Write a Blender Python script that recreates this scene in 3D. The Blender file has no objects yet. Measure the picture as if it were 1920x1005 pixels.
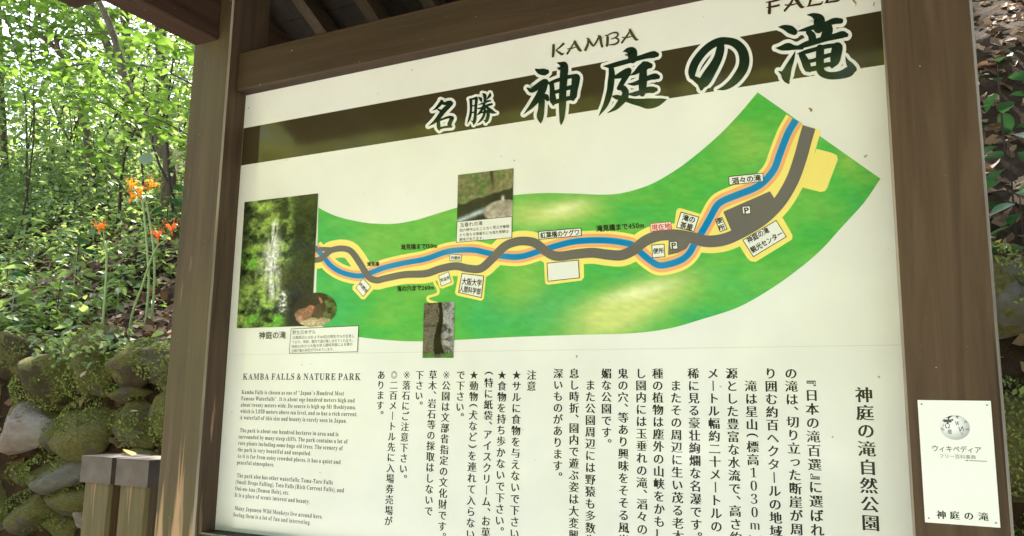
import bpy, bmesh, math, random
import numpy as np
from mathutils import Vector, Matrix
from mathutils.geometry import tessellate_polygon

random.seed(7)
rng = np.random.default_rng(11)
SC = bpy.context.scene
COL = SC.collection

# ---------------------------------------------------------------- camera
EYE = np.array([0.0, -1.4, 1.55])
FOC, PCX, PCY = 1536.0, 960.0, 502.5            # photograph is 1920 x 1005
RM = np.array([[0.8891717, -0.05908118, -0.45374343],
               [0.45728765, 0.1497946, 0.87661256],
               [0.01617701, -0.98695035, 0.16021021]])   # columns: right, down, forward
cd = bpy.data.cameras.new('camera'); cam = bpy.data.objects.new('camera', cd); COL.objects.link(cam)
cd.sensor_width = 36; cd.lens = 36 * FOC / 1920; cd.clip_end = 500; cd.clip_start = 0.02
m4 = Matrix.Identity(4)
for i in range(3):
    m4[i][0] = RM[i, 0]; m4[i][1] = -RM[i, 1]; m4[i][2] = -RM[i, 2]; m4[i][3] = EYE[i]
cam.matrix_world = m4
SC.camera = cam

# ---------------------------------------------------------------- world, sun, exposure
SUN_AZ, SUN_EL = math.radians(-30), math.radians(52)      # azimuth from +Y, negative = towards -X
world = bpy.data.worlds.new('World'); SC.world = world; world.use_nodes = True
wn = world.node_tree.nodes; wl = world.node_tree.links
bg = wn['Background']
sky = wn.new('ShaderNodeTexSky'); sky.sky_type = 'NISHITA'; sky.sun_disc = False
sky.sun_elevation = SUN_EL; sky.sun_rotation = SUN_AZ; sky.air_density = 1.0; sky.dust_density = 3.0
wl.new(sky.outputs[0], bg.inputs[0]); bg.inputs[1].default_value = 0.15
sd = bpy.data.lights.new('sun', 'SUN'); sun = bpy.data.objects.new('sun', sd); COL.objects.link(sun)
sd.energy = 5.0; sd.angle = math.radians(0.5); sd.color = (1.0, 0.95, 0.86)
S = Vector((math.sin(SUN_AZ) * math.cos(SUN_EL), math.cos(SUN_AZ) * math.cos(SUN_EL), math.sin(SUN_EL)))
sun.rotation_euler = S.to_track_quat('Z', 'Y').to_euler()
SC.view_settings.view_transform = 'Standard'; SC.view_settings.look = 'None'
SC.view_settings.gamma = 1; SC.view_settings.use_curve_mapping = False
SC.view_settings.exposure = 2.36
SC.render.engine = 'CYCLES'
SC.cycles.use_denoising = True
SC.cycles.max_bounces = 8; SC.cycles.transparent_max_bounces = 6
SC.cycles.sample_clamp_indirect = 6

# ---------------------------------------------------------------- helpers
def on_plane(px, py, axis, val):
    d = RM @ np.array([px - PCX, py - PCY, FOC]); t = (val - EYE[axis]) / d[axis]
    return EYE + d * t
def W(px, py, Y): return on_plane(px, py, 1, Y)

ROOT = {}
def origin(o):
    return ROOT.get(o.name, np.zeros(3)) if o is not None else np.zeros(3)
def thing(name, label, cat, loc=(0, 0, 0), group=None):
    o = bpy.data.objects.new(name, None); COL.objects.link(o); o.location = loc
    o.empty_display_size = 0.1
    ROOT[o.name] = np.array(loc, float)
    o['label'] = label; o['category'] = cat
    if group: o['group'] = group
    return o
def tag(o, label=None, cat=None, group=None, kind=None):
    if label: o['label'] = label
    if cat: o['category'] = cat
    if group: o['group'] = group
    if kind: o['kind'] = kind
    return o
def link(name, me, parent=None, mat=None):
    o = bpy.data.objects.new(name, me); COL.objects.link(o)
    if mat is not None and len(me.materials) == 0: me.materials.append(mat)
    if parent is not None:
        o.parent = parent; ROOT[o.name] = origin(parent)
    return o
def make(name, verts, faces, mat, parent=None, smooth=False, colors=None):
    v = np.asarray(verts, float) - origin(parent)
    me = bpy.data.meshes.new(name); me.from_pydata(v.tolist(), [], [list(f) for f in faces])
    if smooth: me.polygons.foreach_set('use_smooth', [True] * len(me.polygons))
    if colors is not None:
        ca = me.color_attributes.new('Col', 'FLOAT_COLOR', 'POINT')
        c = np.ones((len(v), 4)); c[:, :3] = colors
        ca.data.foreach_set('color', c.ravel())
    me.update()
    return link(name, me, parent, mat)
def tri_mesh(name, V, F, smooth=False):
    """fast mesh of triangles from arrays"""
    me = bpy.data.meshes.new(name)
    V = np.asarray(V, np.float32); F = np.asarray(F, np.int32)
    me.vertices.add(len(V)); me.vertices.foreach_set('co', V.ravel())
    me.loops.add(F.size); me.loops.foreach_set('vertex_index', F.ravel())
    me.polygons.add(len(F)); me.polygons.foreach_set('loop_start', np.arange(len(F), dtype=np.int32) * 3)
    if smooth: me.polygons.foreach_set('use_smooth', np.ones(len(F), dtype=bool))
    me.update(calc_edges=True); me.validate()
    return me
def box_mesh(name, lo, hi, bevel=0.0, mats=(), parent=None, cuts=0):
    lo = np.array(lo, float); hi = np.array(hi, float)
    c = (lo + hi) / 2 - origin(parent); s = hi - lo
    bm = bmesh.new(); bmesh.ops.create_cube(bm, size=1)
    for v in bm.verts: v.co = Vector((v.co.x * s[0], v.co.y * s[1], v.co.z * s[2]))
    if bevel: bmesh.ops.bevel(bm, geom=list(bm.edges), offset=bevel, segments=1, affect='EDGES')
    for f in bm.faces:
        n = sorted(abs(x) for x in f.normal)
        if bevel and len(mats) > 1 and n[2] < 0.9: f.material_index = 1
    bmesh.ops.translate(bm, verts=bm.verts, vec=Vector(c))
    me = bpy.data.meshes.new(name); bm.to_mesh(me); bm.free()
    for m in mats: me.materials.append(m)
    return link(name, me, parent)
def tube(pts, radii, n=8):
    P = np.asarray(pts, float); V = []; F = []
    prev = None
    for i in range(len(P)):
        t = P[min(i + 1, len(P) - 1)] - P[max(i - 1, 0)]; t /= (np.linalg.norm(t) + 1e-9)
        if prev is None:
            a = np.array([0, 0, 1.0]) if abs(t[2]) < .9 else np.array([1.0, 0, 0])
            u = np.cross(t, a)
        else: u = prev - t * np.dot(prev, t)
        u /= np.linalg.norm(u) + 1e-9; prev = u; w = np.cross(t, u)
        for k in range(n):
            a = 2 * math.pi * k / n
            V.append(P[i] + radii[i] * (math.cos(a) * u + math.sin(a) * w))
        if i:
            b = (i - 1) * n
            for k in range(n):
                F.append((b + k, b + (k + 1) % n, b + n + (k + 1) % n, b + n + k))
    F.append(tuple(range(n))[::-1]); F.append(tuple(range((len(P) - 1) * n, len(P) * n)))
    return V, F
def merge(parts):
    V = []; F = []
    for v, f in parts:
        b = len(V); V += list(v); F += [tuple(i + b for i in q) for q in f]
    return V, F
def smooth_line(pts, step):
    """Catmull-Rom through points (any dimension)"""
    P = np.asarray(pts, float); out = []
    if len(P) < 3:
        n = max(1, int(np.linalg.norm(P[1][:2] - P[0][:2]) / step)); 
        return np.array([P[0] + (P[1] - P[0]) * k / n for k in range(n + 1)])
    Q = np.vstack([2 * P[0] - P[1], P, 2 * P[-1] - P[-2]])
    for i in range(1, len(Q) - 2):
        p0, p1, p2, p3 = Q[i - 1], Q[i], Q[i + 1], Q[i + 2]
        n = max(2, int(np.linalg.norm((p2 - p1)[:3]) / step))
        for k in range(n):
            t = k / n
            out.append(.5 * ((2 * p1) + (-p0 + p2) * t + (2 * p0 - 5 * p1 + 4 * p2 - p3) * t * t + (-p0 + 3 * p1 - 3 * p2 + p3) * t ** 3))
    out.append(P[-1]); return np.array(out)
def lin(c):
    c = np.asarray(c, float) / 255.0
    return np.where(c <= .04045, c / 12.92, ((c + .055) / 1.055) ** 2.4)
def vnoise(x, y, seed=0):
    """value noise, vectorised"""
    xi = np.floor(x).astype(np.int64); yi = np.floor(y).astype(np.int64); fx = x - xi; fy = y - yi
    fx = fx * fx * (3 - 2 * fx); fy = fy * fy * (3 - 2 * fy)
    def h(a, b):
        n = (a * 374761393 + b * 668265263 + seed * 974711) & 0x7fffffff
        n = ((n ^ (n >> 13)) * 1274126177) & 0x7fffffff
        return ((n ^ (n >> 16)) & 0xffff) / 65535.0
    return (h(xi, yi) * (1 - fx) + h(xi + 1, yi) * fx) * (1 - fy) + (h(xi, yi + 1) * (1 - fx) + h(xi + 1, yi + 1) * fx) * fy
def fbm(x, y, seed=0, octv=4):
    s = 0; a = .5; t = 0
    for k in range(octv):
        s = s + a * vnoise(x * 2 ** k, y * 2 ** k, seed + k * 7); t += a; a *= .55
    return s / t

# ---------------------------------------------------------------- materials
def new_mat(name):
    m = bpy.data.materials.new(name); m.use_nodes = True
    nt = m.node_tree; b = nt.nodes['Principled BSDF']
    return m, nt, b
def N(nt, t, **kw):
    n = nt.nodes.new(t)
    for k, v in kw.items():
        if k in n.inputs.keys(): n.inputs[k].default_value = v
        else: setattr(n, k, v)
    return n
def ramp(nt, stops):
    r = nt.nodes.new('ShaderNodeValToRGB'); e = r.color_ramp.elements
    while len(e) < len(stops): e.new(0.5)
    for i, (p, c) in enumerate(stops): e[i].position = p; e[i].color = (*c, 1)
    return r
def mixc(nt, fac, a, b, mode='MIX'):
    m = nt.nodes.new('ShaderNodeMix'); m.data_type = 'RGBA'; m.blend_type = mode
    for s, v in ((0, fac), (6, a), (7, b)):
        if hasattr(v, 'links'): nt.links.new(v, m.inputs[s])
        elif s == 0: m.inputs[0].default_value = v
        else: m.inputs[s].default_value = (*v, 1)
    return m.outputs[2]
def plain(name, col, rough=.5, spec=.5, coat=0, metallic=0, noise=0.0, nscale=30):
    m, nt, b = new_mat(name)
    b.inputs['Base Color'].default_value = (*col, 1); b.inputs['Roughness'].default_value = rough
    b.inputs['Specular IOR Level'].default_value = spec; b.inputs['Metallic'].default_value = metallic
    b.inputs['Coat Weight'].default_value = coat; b.inputs['IOR'].default_value = 1.62 if rough == INK_R else 1.5; b.inputs['Coat Roughness'].default_value = .05
    if noise:
        tc = N(nt, 'ShaderNodeTexCoord'); nz = N(nt, 'ShaderNodeTexNoise', Scale=nscale, Detail=6)
        nt.links.new(tc.outputs['Object'], nz.inputs['Vector'])
        c = np.array(col); r = ramp(nt, [(.3, tuple(c * (1 - noise))), (.7, tuple(np.minimum(c * (1 + noise), 1)))])
        nt.links.new(nz.outputs['Fac'], r.inputs[0]); nt.links.new(r.outputs[0], b.inputs['Base Color'])
    return m
INK_R = .08
def ink(name, rgb, spec=.5): return plain(name, tuple(lin(rgb)), INK_R, spec)
PAPER = plain('board_white', (.80, .80, .765), INK_R, .5)
# faint dirt on the white board
def dirty(m, base, dirt=(.62, .60, .52)):
    nt = m.node_tree; b = nt.nodes['Principled BSDF']
    tc = N(nt, 'ShaderNodeTexCoord')
    n1 = N(nt, 'ShaderNodeTexNoise', Scale=2.2, Detail=5, Roughness=.6); nt.links.new(tc.outputs['Object'], n1.inputs[0])
    r1 = ramp(nt, [(.42, (0, 0, 0)), (.75, (.45, .45, .45))]); nt.links.new(n1.outputs[0], r1.inputs[0])
    c1 = mixc(nt, r1.outputs[0], base, dirt)
    n2 = N(nt, 'ShaderNodeTexNoise', Scale=75, Detail=1); nt.links.new(tc.outputs['Object'], n2.inputs[0])
    r2 = ramp(nt, [(.775, (0, 0, 0)), (.80, (1, 1, 1))]); nt.links.new(n2.outputs[0], r2.inputs[0])
    c2 = mixc(nt, r2.outputs[0], c1, (.35, .32, .22))
    nt.links.new(c2, b.inputs['Base Color'])
    n3 = N(nt, 'ShaderNodeTexNoise', Scale=5, Detail=8, Roughness=.75); nt.links.new(tc.outputs['Object'], n3.inputs[0])
    r3 = ramp(nt, [(.3, (.05, .05, .05)), (.8, (.15, .15, .15))]); nt.links.new(n3.outputs[0], r3.inputs[0])
    nt.links.new(r3.outputs[0], b.inputs['Roughness'])
dirty(PAPER, (.80, .80, .765))
def vcol(name, rough=INK_R):
    m, nt, b = new_mat(name); a = N(nt, 'ShaderNodeVertexColor', layer_name='Col')
    nt.links.new(a.outputs[0], b.inputs['Base Color']); b.inputs['Roughness'].default_value = rough
    return m
def wood(name, c0, c1, axis=2, algae=0.0, raw=0.0, rawz=(1.0, 1.6), rough=.62, seed=0.0):
    m, nt, b = new_mat(name)
    tc = N(nt, 'ShaderNodeTexCoord'); mp = N(nt, 'ShaderNodeMapping')
    sc = [38.0, 38.0, 38.0]; sc[axis] = 2.2
    mp.inputs['Scale'].default_value = sc; mp.inputs['Location'].default_value = (seed, seed * 2, seed * 3)
    nt.links.new(tc.outputs['Object'], mp.inputs[0])
    n1 = N(nt, 'ShaderNodeTexNoise', Scale=1.0, Detail=8, Roughness=.65, Distortion=.6); nt.links.new(mp.outputs[0], n1.inputs[0])
    r1 = ramp(nt, [(.30, c0), (.66, c1)]); nt.links.new(n1.outputs[0], r1.inputs[0])
    mpc = N(nt, 'ShaderNodeMapping'); s3 = [60.0, 60.0, 60.0]; s3[axis] = 1.1
    mpc.inputs['Scale'].default_value = s3; mpc.inputs['Location'].default_value = (seed, seed, 1); nt.links.new(tc.outputs['Object'], mpc.inputs[0])
    nc = N(nt, 'ShaderNodeTexNoise', Scale=1.0, Detail=3, Roughness=.5, Distortion=.2); nt.links.new(mpc.outputs[0], nc.inputs[0])
    rc = ramp(nt, [(.27, (.25, .25, .25)), (.34, (1, 1, 1))]); nt.links.new(nc.outputs[0], rc.inputs[0])
    # growth rings, wide cathedral figure
    mp2 = N(nt, 'ShaderNodeMapping'); s2 = [7.0, 7.0, 7.0]; s2[axis] = .55
    mp2.inputs['Scale'].default_value = s2; mp2.inputs['Location'].default_value = (seed, 0, seed)
    nt.links.new(tc.outputs['Object'], mp2.inputs[0])
    n2 = N(nt, 'ShaderNodeTexNoise', Scale=1.0, Detail=2); nt.links.new(mp2.outputs[0], n2.inputs[0])
    mm = N(nt, 'ShaderNodeMath', operation='MULTIPLY'); mm.inputs[1].default_value = 34; nt.links.new(n2.outputs[0], mm.inputs[0])
    ms = N(nt, 'ShaderNodeMath', operation='SINE'); nt.links.new(mm.outputs[0], ms.inputs[0])
    r2 = ramp(nt, [(.35, (1, 1, 1)), (1.0, (.74, .72, .68))]); nt.links.new(ms.outputs[0], r2.inputs[0])
    col = mixc(nt, .9, r1.outputs[0], r2.outputs[0], 'MULTIPLY'); col = mixc(nt, .85, col, rc.outputs[0], 'MULTIPLY')
    # blotches of fading
    n3 = N(nt, 'ShaderNodeTexNoise', Scale=3.0, Detail=5); nt.links.new(tc.outputs['Object'], n3.inputs[0])
    if algae:
        r3 = ramp(nt, [(.35, (algae * .25,) * 3), (.65, (algae,) * 3)]); nt.links.new(n3.outputs[0], r3.inputs[0])
        gn = N(nt, 'ShaderNodeNewGeometry'); sn = N(nt, 'ShaderNodeSeparateXYZ'); nt.links.new(gn.outputs['Normal'], sn.inputs[0])
        ln_ = N(nt, 'ShaderNodeMath', operation='LESS_THAN'); ln_.inputs[1].default_value = -.5; nt.links.new(sn.outputs[1], ln_.inputs[0])
        ml = N(nt, 'ShaderNodeMath', operation='MULTIPLY'); nt.links.new(ln_.outputs[0], ml.inputs[0]); nt.links.new(r3.outputs[0], ml.inputs[1])
        col = mixc(nt, ml.outputs[0], col, (.105, .094, .034))
    sp = N(nt, 'ShaderNodeTexNoise', Scale=170, Detail=1); nt.links.new(tc.outputs['Object'], sp.inputs[0])
    rs = ramp(nt, [(.80, (0, 0, 0)), (.82, (.8, .8, .8))]); nt.links.new(sp.outputs[0], rs.inputs[0])
    col = mixc(nt, rs.outputs[0], col, (.45, .40, .32))
    if raw:
        sx = N(nt, 'ShaderNodeSeparateXYZ'); nt.links.new(tc.outputs['Object'], sx.inputs[0])
        mr = N(nt, 'ShaderNodeMapRange'); mr.inputs['From Min'].default_value = rawz[1]; mr.inputs['From Max'].default_value = rawz[0]
        nt.links.new(sx.outputs[2], mr.inputs[0])
        mp4 = N(nt, 'ShaderNodeMapping'); mp4.inputs['Scale'].default_value = (42, 42, 3.0); nt.links.new(tc.outputs['Object'], mp4.inputs[0])
        n4 = N(nt, 'ShaderNodeTexNoise', Scale=1.0, Detail=4, Distortion=.3); nt.links.new(mp4.outputs[0], n4.inputs[0])
        ad = N(nt, 'ShaderNodeMath', operation='MULTIPLY_ADD'); nt.links.new(mr.outputs[0], ad.inputs[0]); ad.inputs[1].default_value = .32
        nt.links.new(n4.outputs[0], ad.inputs[2])
        r4 = ramp(nt, [(.70, (0, 0, 0)), (.80, (raw,) * 3)]); nt.links.new(ad.outputs[0], r4.inputs[0])
        col = mixc(nt, r4.outputs[0], col, (.42, .26, .14))
    nt.links.new(col, b.inputs['Base Color']); b.inputs['Roughness'].default_value = rough
    b.inputs['Specular IOR Level'].default_value = .22
    bu = N(nt, 'ShaderNodeBump', Strength=.35, Distance=.004); nt.links.new(n1.outputs[0], bu.inputs['Height']); nt.links.new(bu.outputs[0], b.inputs['Normal'])
    return m
BROWN0, BROWN1 = (.052, .030, .018), (.105, .064, .040)
def leafmat(name, c0, c1, trans=.45, rough=.42, tcol=None, spec=.4):
    m, nt, b = new_mat(name)
    g = N(nt, 'ShaderNodeNewGeometry'); r = ramp(nt, [(0, c0), (1, c1)])
    nt.links.new(g.outputs['Random Per Island'], r.inputs[0])
    oi = N(nt, 'ShaderNodeObjectInfo'); hv = N(nt, 'ShaderNodeHueSaturation')
    mr = N(nt, 'ShaderNodeMapRange'); mr.inputs['To Min'].default_value = .8; mr.inputs['To Max'].default_value = 1.2
    nt.links.new(oi.outputs['Random'], mr.inputs[0]); nt.links.new(mr.outputs[0], hv.inputs['Value']); nt.links.new(r.outputs[0], hv.inputs['Color'])
    nt.links.new(hv.outputs[0], b.inputs['Base Color']); b.inputs['Roughness'].default_value = rough
    b.inputs['Specular IOR Level'].default_value = spec
    if trans:
        t = N(nt, 'ShaderNodeBsdfTranslucent'); mx = N(nt, 'ShaderNodeMixShader'); mx.inputs[0].default_value = trans
        hs = N(nt, 'ShaderNodeHueSaturation', Hue=.485, Saturation=1.1, Value=1.7); nt.links.new(hv.outputs[0], hs.inputs['Color'])
        nt.links.new(hs.outputs[0], t.inputs[0])
        nt.links.new(b.outputs[0], mx.inputs[1]); nt.links.new(t.outputs[0], mx.inputs[2])
        nt.links.new(mx.outputs[0], nt.nodes['Material Output'].inputs[0])
    return m
M_post = wood('stained_post', (.060, .033, .019), (.108, .064, .038), 2, algae=.12, raw=0, seed=3)
M_postL = wood('stained_post_weathered', (.050, .031, .018), (.105, .066, .038), 2, algae=.6, raw=.9, rawz=(1.05, 1.62), seed=8)
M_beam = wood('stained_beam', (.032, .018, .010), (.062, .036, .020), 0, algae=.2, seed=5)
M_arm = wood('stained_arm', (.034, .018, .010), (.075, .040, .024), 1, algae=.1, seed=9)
M_worn = wood('worn_edge', (.12, .085, .055), (.42, .36, .28), 2, seed=1)
M_raft = wood('rafter_wood', (.045, .032, .020), (.085, .060, .038), 1, seed=6)
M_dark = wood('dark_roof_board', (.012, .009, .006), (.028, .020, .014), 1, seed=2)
M_boll = wood('bollard_wood', (.080, .054, .028), (.18, .125, .066), 2, algae=.6, raw=.5, rawz=(.6, 1.5), seed=12)
M_leaf_mid = leafmat('leaf_mid', (.105, .165, .05), (.24, .32, .105), .40, .5)
M_leaf_bright = leafmat('leaf_bright', (.085, .17, .032), (.18, .29, .06), .42)
M_leaf_dark = leafmat('leaf_dark', (.03, .095, .035), (.065, .165, .055), .15, .36, spec=.5)
M_leaf_far = leafmat('leaf_far', (.045, .085, .025), (.19, .26, .075), .5, .4)
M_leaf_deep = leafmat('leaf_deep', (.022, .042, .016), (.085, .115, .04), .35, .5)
M_leaf_front = leafmat('leaf_front', (.18, .22, .05), (.31, .37, .10), .5, .5)
M_litter = leafmat('dead_leaf', (.085, .045, .020), (.42, .27, .145), .06, .7, spec=.2)
M_moss = leafmat('moss_leaf', (.08, .105, .02), (.26, .29, .07), .15, .8, spec=.2)
M_bark = wood('bark', (.045, .030, .018), (.17, .125, .08), 2, algae=.35, rough=.9, seed=21)
M_bark_pale = plain('pale_bark', (.42, .36, .28), .8, .2, noise=.35, nscale=20)
M_twig = plain('twig_bark', (.045, .030, .022), .8, .2, noise=.3)

# ================================================================= terrain
def slope_of(x): 
    t = np.clip((x + 2.5) / 2.5, 0, 1); return .62 + .35 * t * t * (3 - 2 * t)
def wall_top(x): return 1.70 + .11 * np.clip((x + 3) / 3, 0, 1)
def hz(x, y):
    x = np.asarray(x, float); y = np.asarray(y, float)
    s = slope_of(x); d = np.maximum(y - 1.15, 0)
    lim = 4.6
    up = np.where(d < lim, s * d, s * lim + .16 * (d - lim))
    h = wall_top(x) + up + (fbm(x * 1.3 + 50, y * 1.3 + 50, 3) - .5) * .35 * np.clip(d * 1.5, 0, 1) 
    step = np.clip((y - .98) / .14, 0, 1)
    return np.where(y <= .98, 0.0, h * step)
gx = np.unique(np.concatenate([np.linspace(-70, -9, 50), np.arange(-9, 4.01, .14), np.linspace(4, 60, 40)]))
gy = np.unique(np.concatenate([np.linspace(-60, -5, 20), np.arange(-5, .9, .8), np.array([.9, .98, 1.02, 1.06, 1.12]), np.arange(1.15, 8, .12), np.linspace(8, 90, 70)]))
GX, GY = np.meshgrid(gx, gy); GZ = hz(GX, GY)
V = np.stack([GX.ravel(), GY.ravel(), GZ.ravel()], 1); nx_ = len(gx)
idx = np.arange(len(gx) * len(gy)).reshape(len(gy), len(gx))
a, b_, c_, d_ = idx[:-1, :-1].ravel(), idx[:-1, 1:].ravel(), idx[1:, 1:].ravel(), idx[1:, :-1].ravel()
F = np.concatenate([np.stack([a, b_, c_], 1), np.stack([a, c_, d_], 1)])
gm, nt, b = new_mat('forest_soil')
tc = N(nt, 'ShaderNodeTexCoord'); n1 = N(nt, 'ShaderNodeTexNoise', Scale=7, Detail=10, Roughness=.7); nt.links.new(tc.outputs['Object'], n1.inputs[0])
b.inputs['Specular IOR Level'].default_value = .08
r1 = ramp(nt, [(.3, (.016, .010, .005)), (.55, (.05, .031, .016)), (.75, (.095, .062, .034))]); nt.links.new(n1.outputs[0], r1.inputs[0])
sp = N(nt, 'ShaderNodeSeparateXYZ'); nt.links.new(tc.outputs['Object'], sp.inputs[0])
lt = N(nt, 'ShaderNodeMath', operation='LESS_THAN'); lt.inputs[1].default_value = .95; nt.links.new(sp.outputs[1], lt.inputs[0])
n2 = N(nt, 'ShaderNodeTexNoise', Scale=60, Detail=8); nt.links.new(tc.outputs['Object'], n2.inputs[0])
r2 = ramp(nt, [(.3, (.34, .33, .30)), (.7, (.52, .50, .46))]); nt.links.new(n2.outputs[0], r2.inputs[0])
nt.links.new(mixc(nt, lt.outputs[0], r1.outputs[0], r2.outputs[0]), b.inputs['Base Color']); b.inputs['Roughness'].default_value = .95
bu = N(nt, 'ShaderNodeBump', Strength=.8, Distance=.03); nt.links.new(n1.outputs[0], bu.inputs['Height']); nt.links.new(bu.outputs[0], b.inputs['Normal'])
g = link('ground', tri_mesh('ground', V, F, True), None, gm); tag(g, kind='structure')

# ================================================================= the sign
sign = thing('information_sign', 'large roofed wooden sign with white map panel between two brown posts', 'sign', (-.757, 0, 0))
LX0, LX1, RX0, RX1 = -1.594, -1.469, -.0445, .0805
box_mesh('post', (LX0, -.06, 0), (LX1, .065, 2.86), .004, (M_postL, M_worn), sign)['label'] = 'left post with raw pale streaks near its foot'
box_mesh('post', (RX0, -.06, 0), (RX1, .065, 2.86), .004, (M_post, M_worn), sign)
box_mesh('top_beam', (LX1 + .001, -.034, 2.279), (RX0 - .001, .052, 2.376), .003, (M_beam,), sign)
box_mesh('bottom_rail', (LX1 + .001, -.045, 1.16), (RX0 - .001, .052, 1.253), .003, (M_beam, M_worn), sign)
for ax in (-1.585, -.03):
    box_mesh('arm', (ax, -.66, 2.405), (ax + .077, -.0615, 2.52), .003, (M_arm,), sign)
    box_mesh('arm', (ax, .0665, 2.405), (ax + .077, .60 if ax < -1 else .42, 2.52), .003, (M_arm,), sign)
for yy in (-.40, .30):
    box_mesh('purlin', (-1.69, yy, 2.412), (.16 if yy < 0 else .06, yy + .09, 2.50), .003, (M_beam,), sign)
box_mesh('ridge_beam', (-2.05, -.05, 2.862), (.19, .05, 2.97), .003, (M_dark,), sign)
tanr = math.tan(math.radians(27))
def roof_z(y): return 2.985 - abs(y) * tanr
nr = 12
for sgn in (-1, 1):
    for i in range(nr):
        x0 = -2.06 + i * (2.22 / (nr - 1)) - .02
        ys = [.0, .86 if sgn < 0 else .72]; Vv = []
        for y in ys:
            for dx in (0, .04):
                for dz in (-.065, -.002): Vv.append((x0 + dx, sgn * (y if y else .002), roof_z(y) + dz))
        Ff = [(0, 1, 3, 2), (4, 6, 7, 5), (0, 4, 5, 1), (2, 3, 7, 6), (1, 5, 7, 3), (0, 2, 6, 4)]
        make('rafter', Vv, Ff, M_raft, sign)
    nb = 6 if sgn < 0 else 4
    for i in range(nb):
        y0 = .003 + i * .155; y1 = y0 + .152; Vv = []
        for y in (y0, y1):
            for x in (-2.12, .24):
                for dz in (0.0 + i * .0, .02): Vv.append((x, sgn * y, roof_z(y) + dz))
        Ff = [(0, 1, 3, 2), (4, 6, 7, 5), (0, 4, 5, 1), (2, 3, 7, 6), (1, 5, 7, 3), (0, 2, 6, 4)]
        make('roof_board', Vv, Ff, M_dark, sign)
M_roof = plain('roof_shingle_dark', (.05, .045, .04), .8, .3, noise=.4)
for sgn in (-1, 1):
    Vv = []
    for y in (0, .95 if sgn < 0 else .74):
        for x in (-2.16, .27):
            for dz in (.024, .05): Vv.append((x, sgn * y, roof_z(y) + dz))
    make('roof_cover', Vv, [(0, 1, 3, 2), (4, 6, 7, 5), (0, 4, 5, 1), (2, 3, 7, 6), (1, 5, 7, 3), (0, 2, 6, 4)], M_roof, sign)
BX0, BX1, BZ0, BZ1 = LX1 + .0015, RX0 - .0015, 1.2535, 2.34
panel = box_mesh('map_panel', (BX0, 0, BZ0), (BX1, .012, BZ1), 0, (PAPER,), sign)
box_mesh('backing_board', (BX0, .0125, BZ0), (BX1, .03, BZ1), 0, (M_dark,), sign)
panel['label'] = 'white printed map panel with dark title band and green valley map'

# ---- flat print on the panel: coordinates are measured on the photo and carried to the panel's plane
class Print:
    def __init__(s): s.v = []; s.f = []; s.c = []
    def pt(s, px, py, off):
        p = W(px, py, -off); s.v.append(tuple(p)); return len(s.v) - 1
    def poly(s, pts, off):
        ids = [s.pt(x, y, off) for x, y in pts]
        vv = [Vector((x, y, 0)) for x, y in pts]
        for t in tessellate_polygon([vv]): s.f.append(tuple(ids[i] for i in t))
    def ribbon(s, pts, off, w=None, step=3.0, cap=True):
        P = np.array([(p[0], p[1], p[2] if len(p) > 2 else w) for p in pts], float)
        if w is not None and len(pts[0]) > 2: P[:, 2] += w
        L = smooth_line(P, step); n = len(L)
        T = np.gradient(L[:, :2], axis=0); T /= (np.linalg.norm(T, axis=1, keepdims=True) + 1e-9)
        Nn = np.stack([-T[:, 1], T[:, 0]], 1); r = np.maximum(L[:, 2:3], .02) / 2
        A = L[:, :2] + Nn * r; B = L[:, :2] - Nn * r
        ia = [s.pt(x, y, off) for x, y in A]; ib = [s.pt(x, y, off) for x, y in B]
        for i in range(n - 1): s.f.append((ia[i], ia[i + 1], ib[i + 1], ib[i]))
        if cap:
            for e, sg in ((0, -1), (n - 1, 1)):
                rr = r[e][0]; ang0 = math.atan2(Nn[e][1], Nn[e][0])
                ids = []
                for k in range(7):
                    a_ = ang0 - sg * math.pi * k / 6
                    ids.append(s.pt(L[e][0] + rr * math.cos(a_), L[e][1] + rr * math.sin(a_), off + 1e-6))
                s.f.append(tuple(ids))
    def done(s, name, mat, parent=None):
        return make(name, s.v, s.f, mat, parent or panel)
K = 1e-4
I_band = ink('print_band_brown', (64, 56, 36)); I_dgreen = ink('print_dark_green', (28, 44, 30))
I_kamba = ink('print_olive', (72, 74, 36)); I_black = ink('print_black', (38, 36, 34)); I_red = ink('print_red', (206, 40, 48))
I_blue = ink('print_blue', (0, 128, 186)); I_orange = ink('print_orange', (240, 170, 112)); I_yellow = ink('print_yellow', (243, 224, 124))
I_grey = ink('print_grey', (106, 101, 99)); I_grey2 = ink('print_text_grey', (84, 84, 82)); I_lblue = ink('print_pale_blue', (150, 190, 200))
I_halo = PAPER
zt = [W(456, 240.7, 0)[2], W(450, 310.7, 0)[2]]
make('title_band', [(BX0 + .0005, -K, zt[1]), (BX1 - .0005, -K, zt[1]), (BX1 - .0005, -K, zt[0]), (BX0 + .0005, -K, zt[0])], [(0, 1, 2, 3)], I_band, panel)
# panel joint: a thin seam where the two sheets meet
zs = 1.645
make('sheet_seam', [(BX0 + .0005, -K, zs - .0005), (BX1 - .0005, -K, zs - .0005), (BX1 - .0005, -K, zs + .0005), (BX0 + .0005, -K, zs + .0005)], [(0, 1, 2, 3)], ink('seam_tint', (212, 206, 194)), panel)

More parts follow.
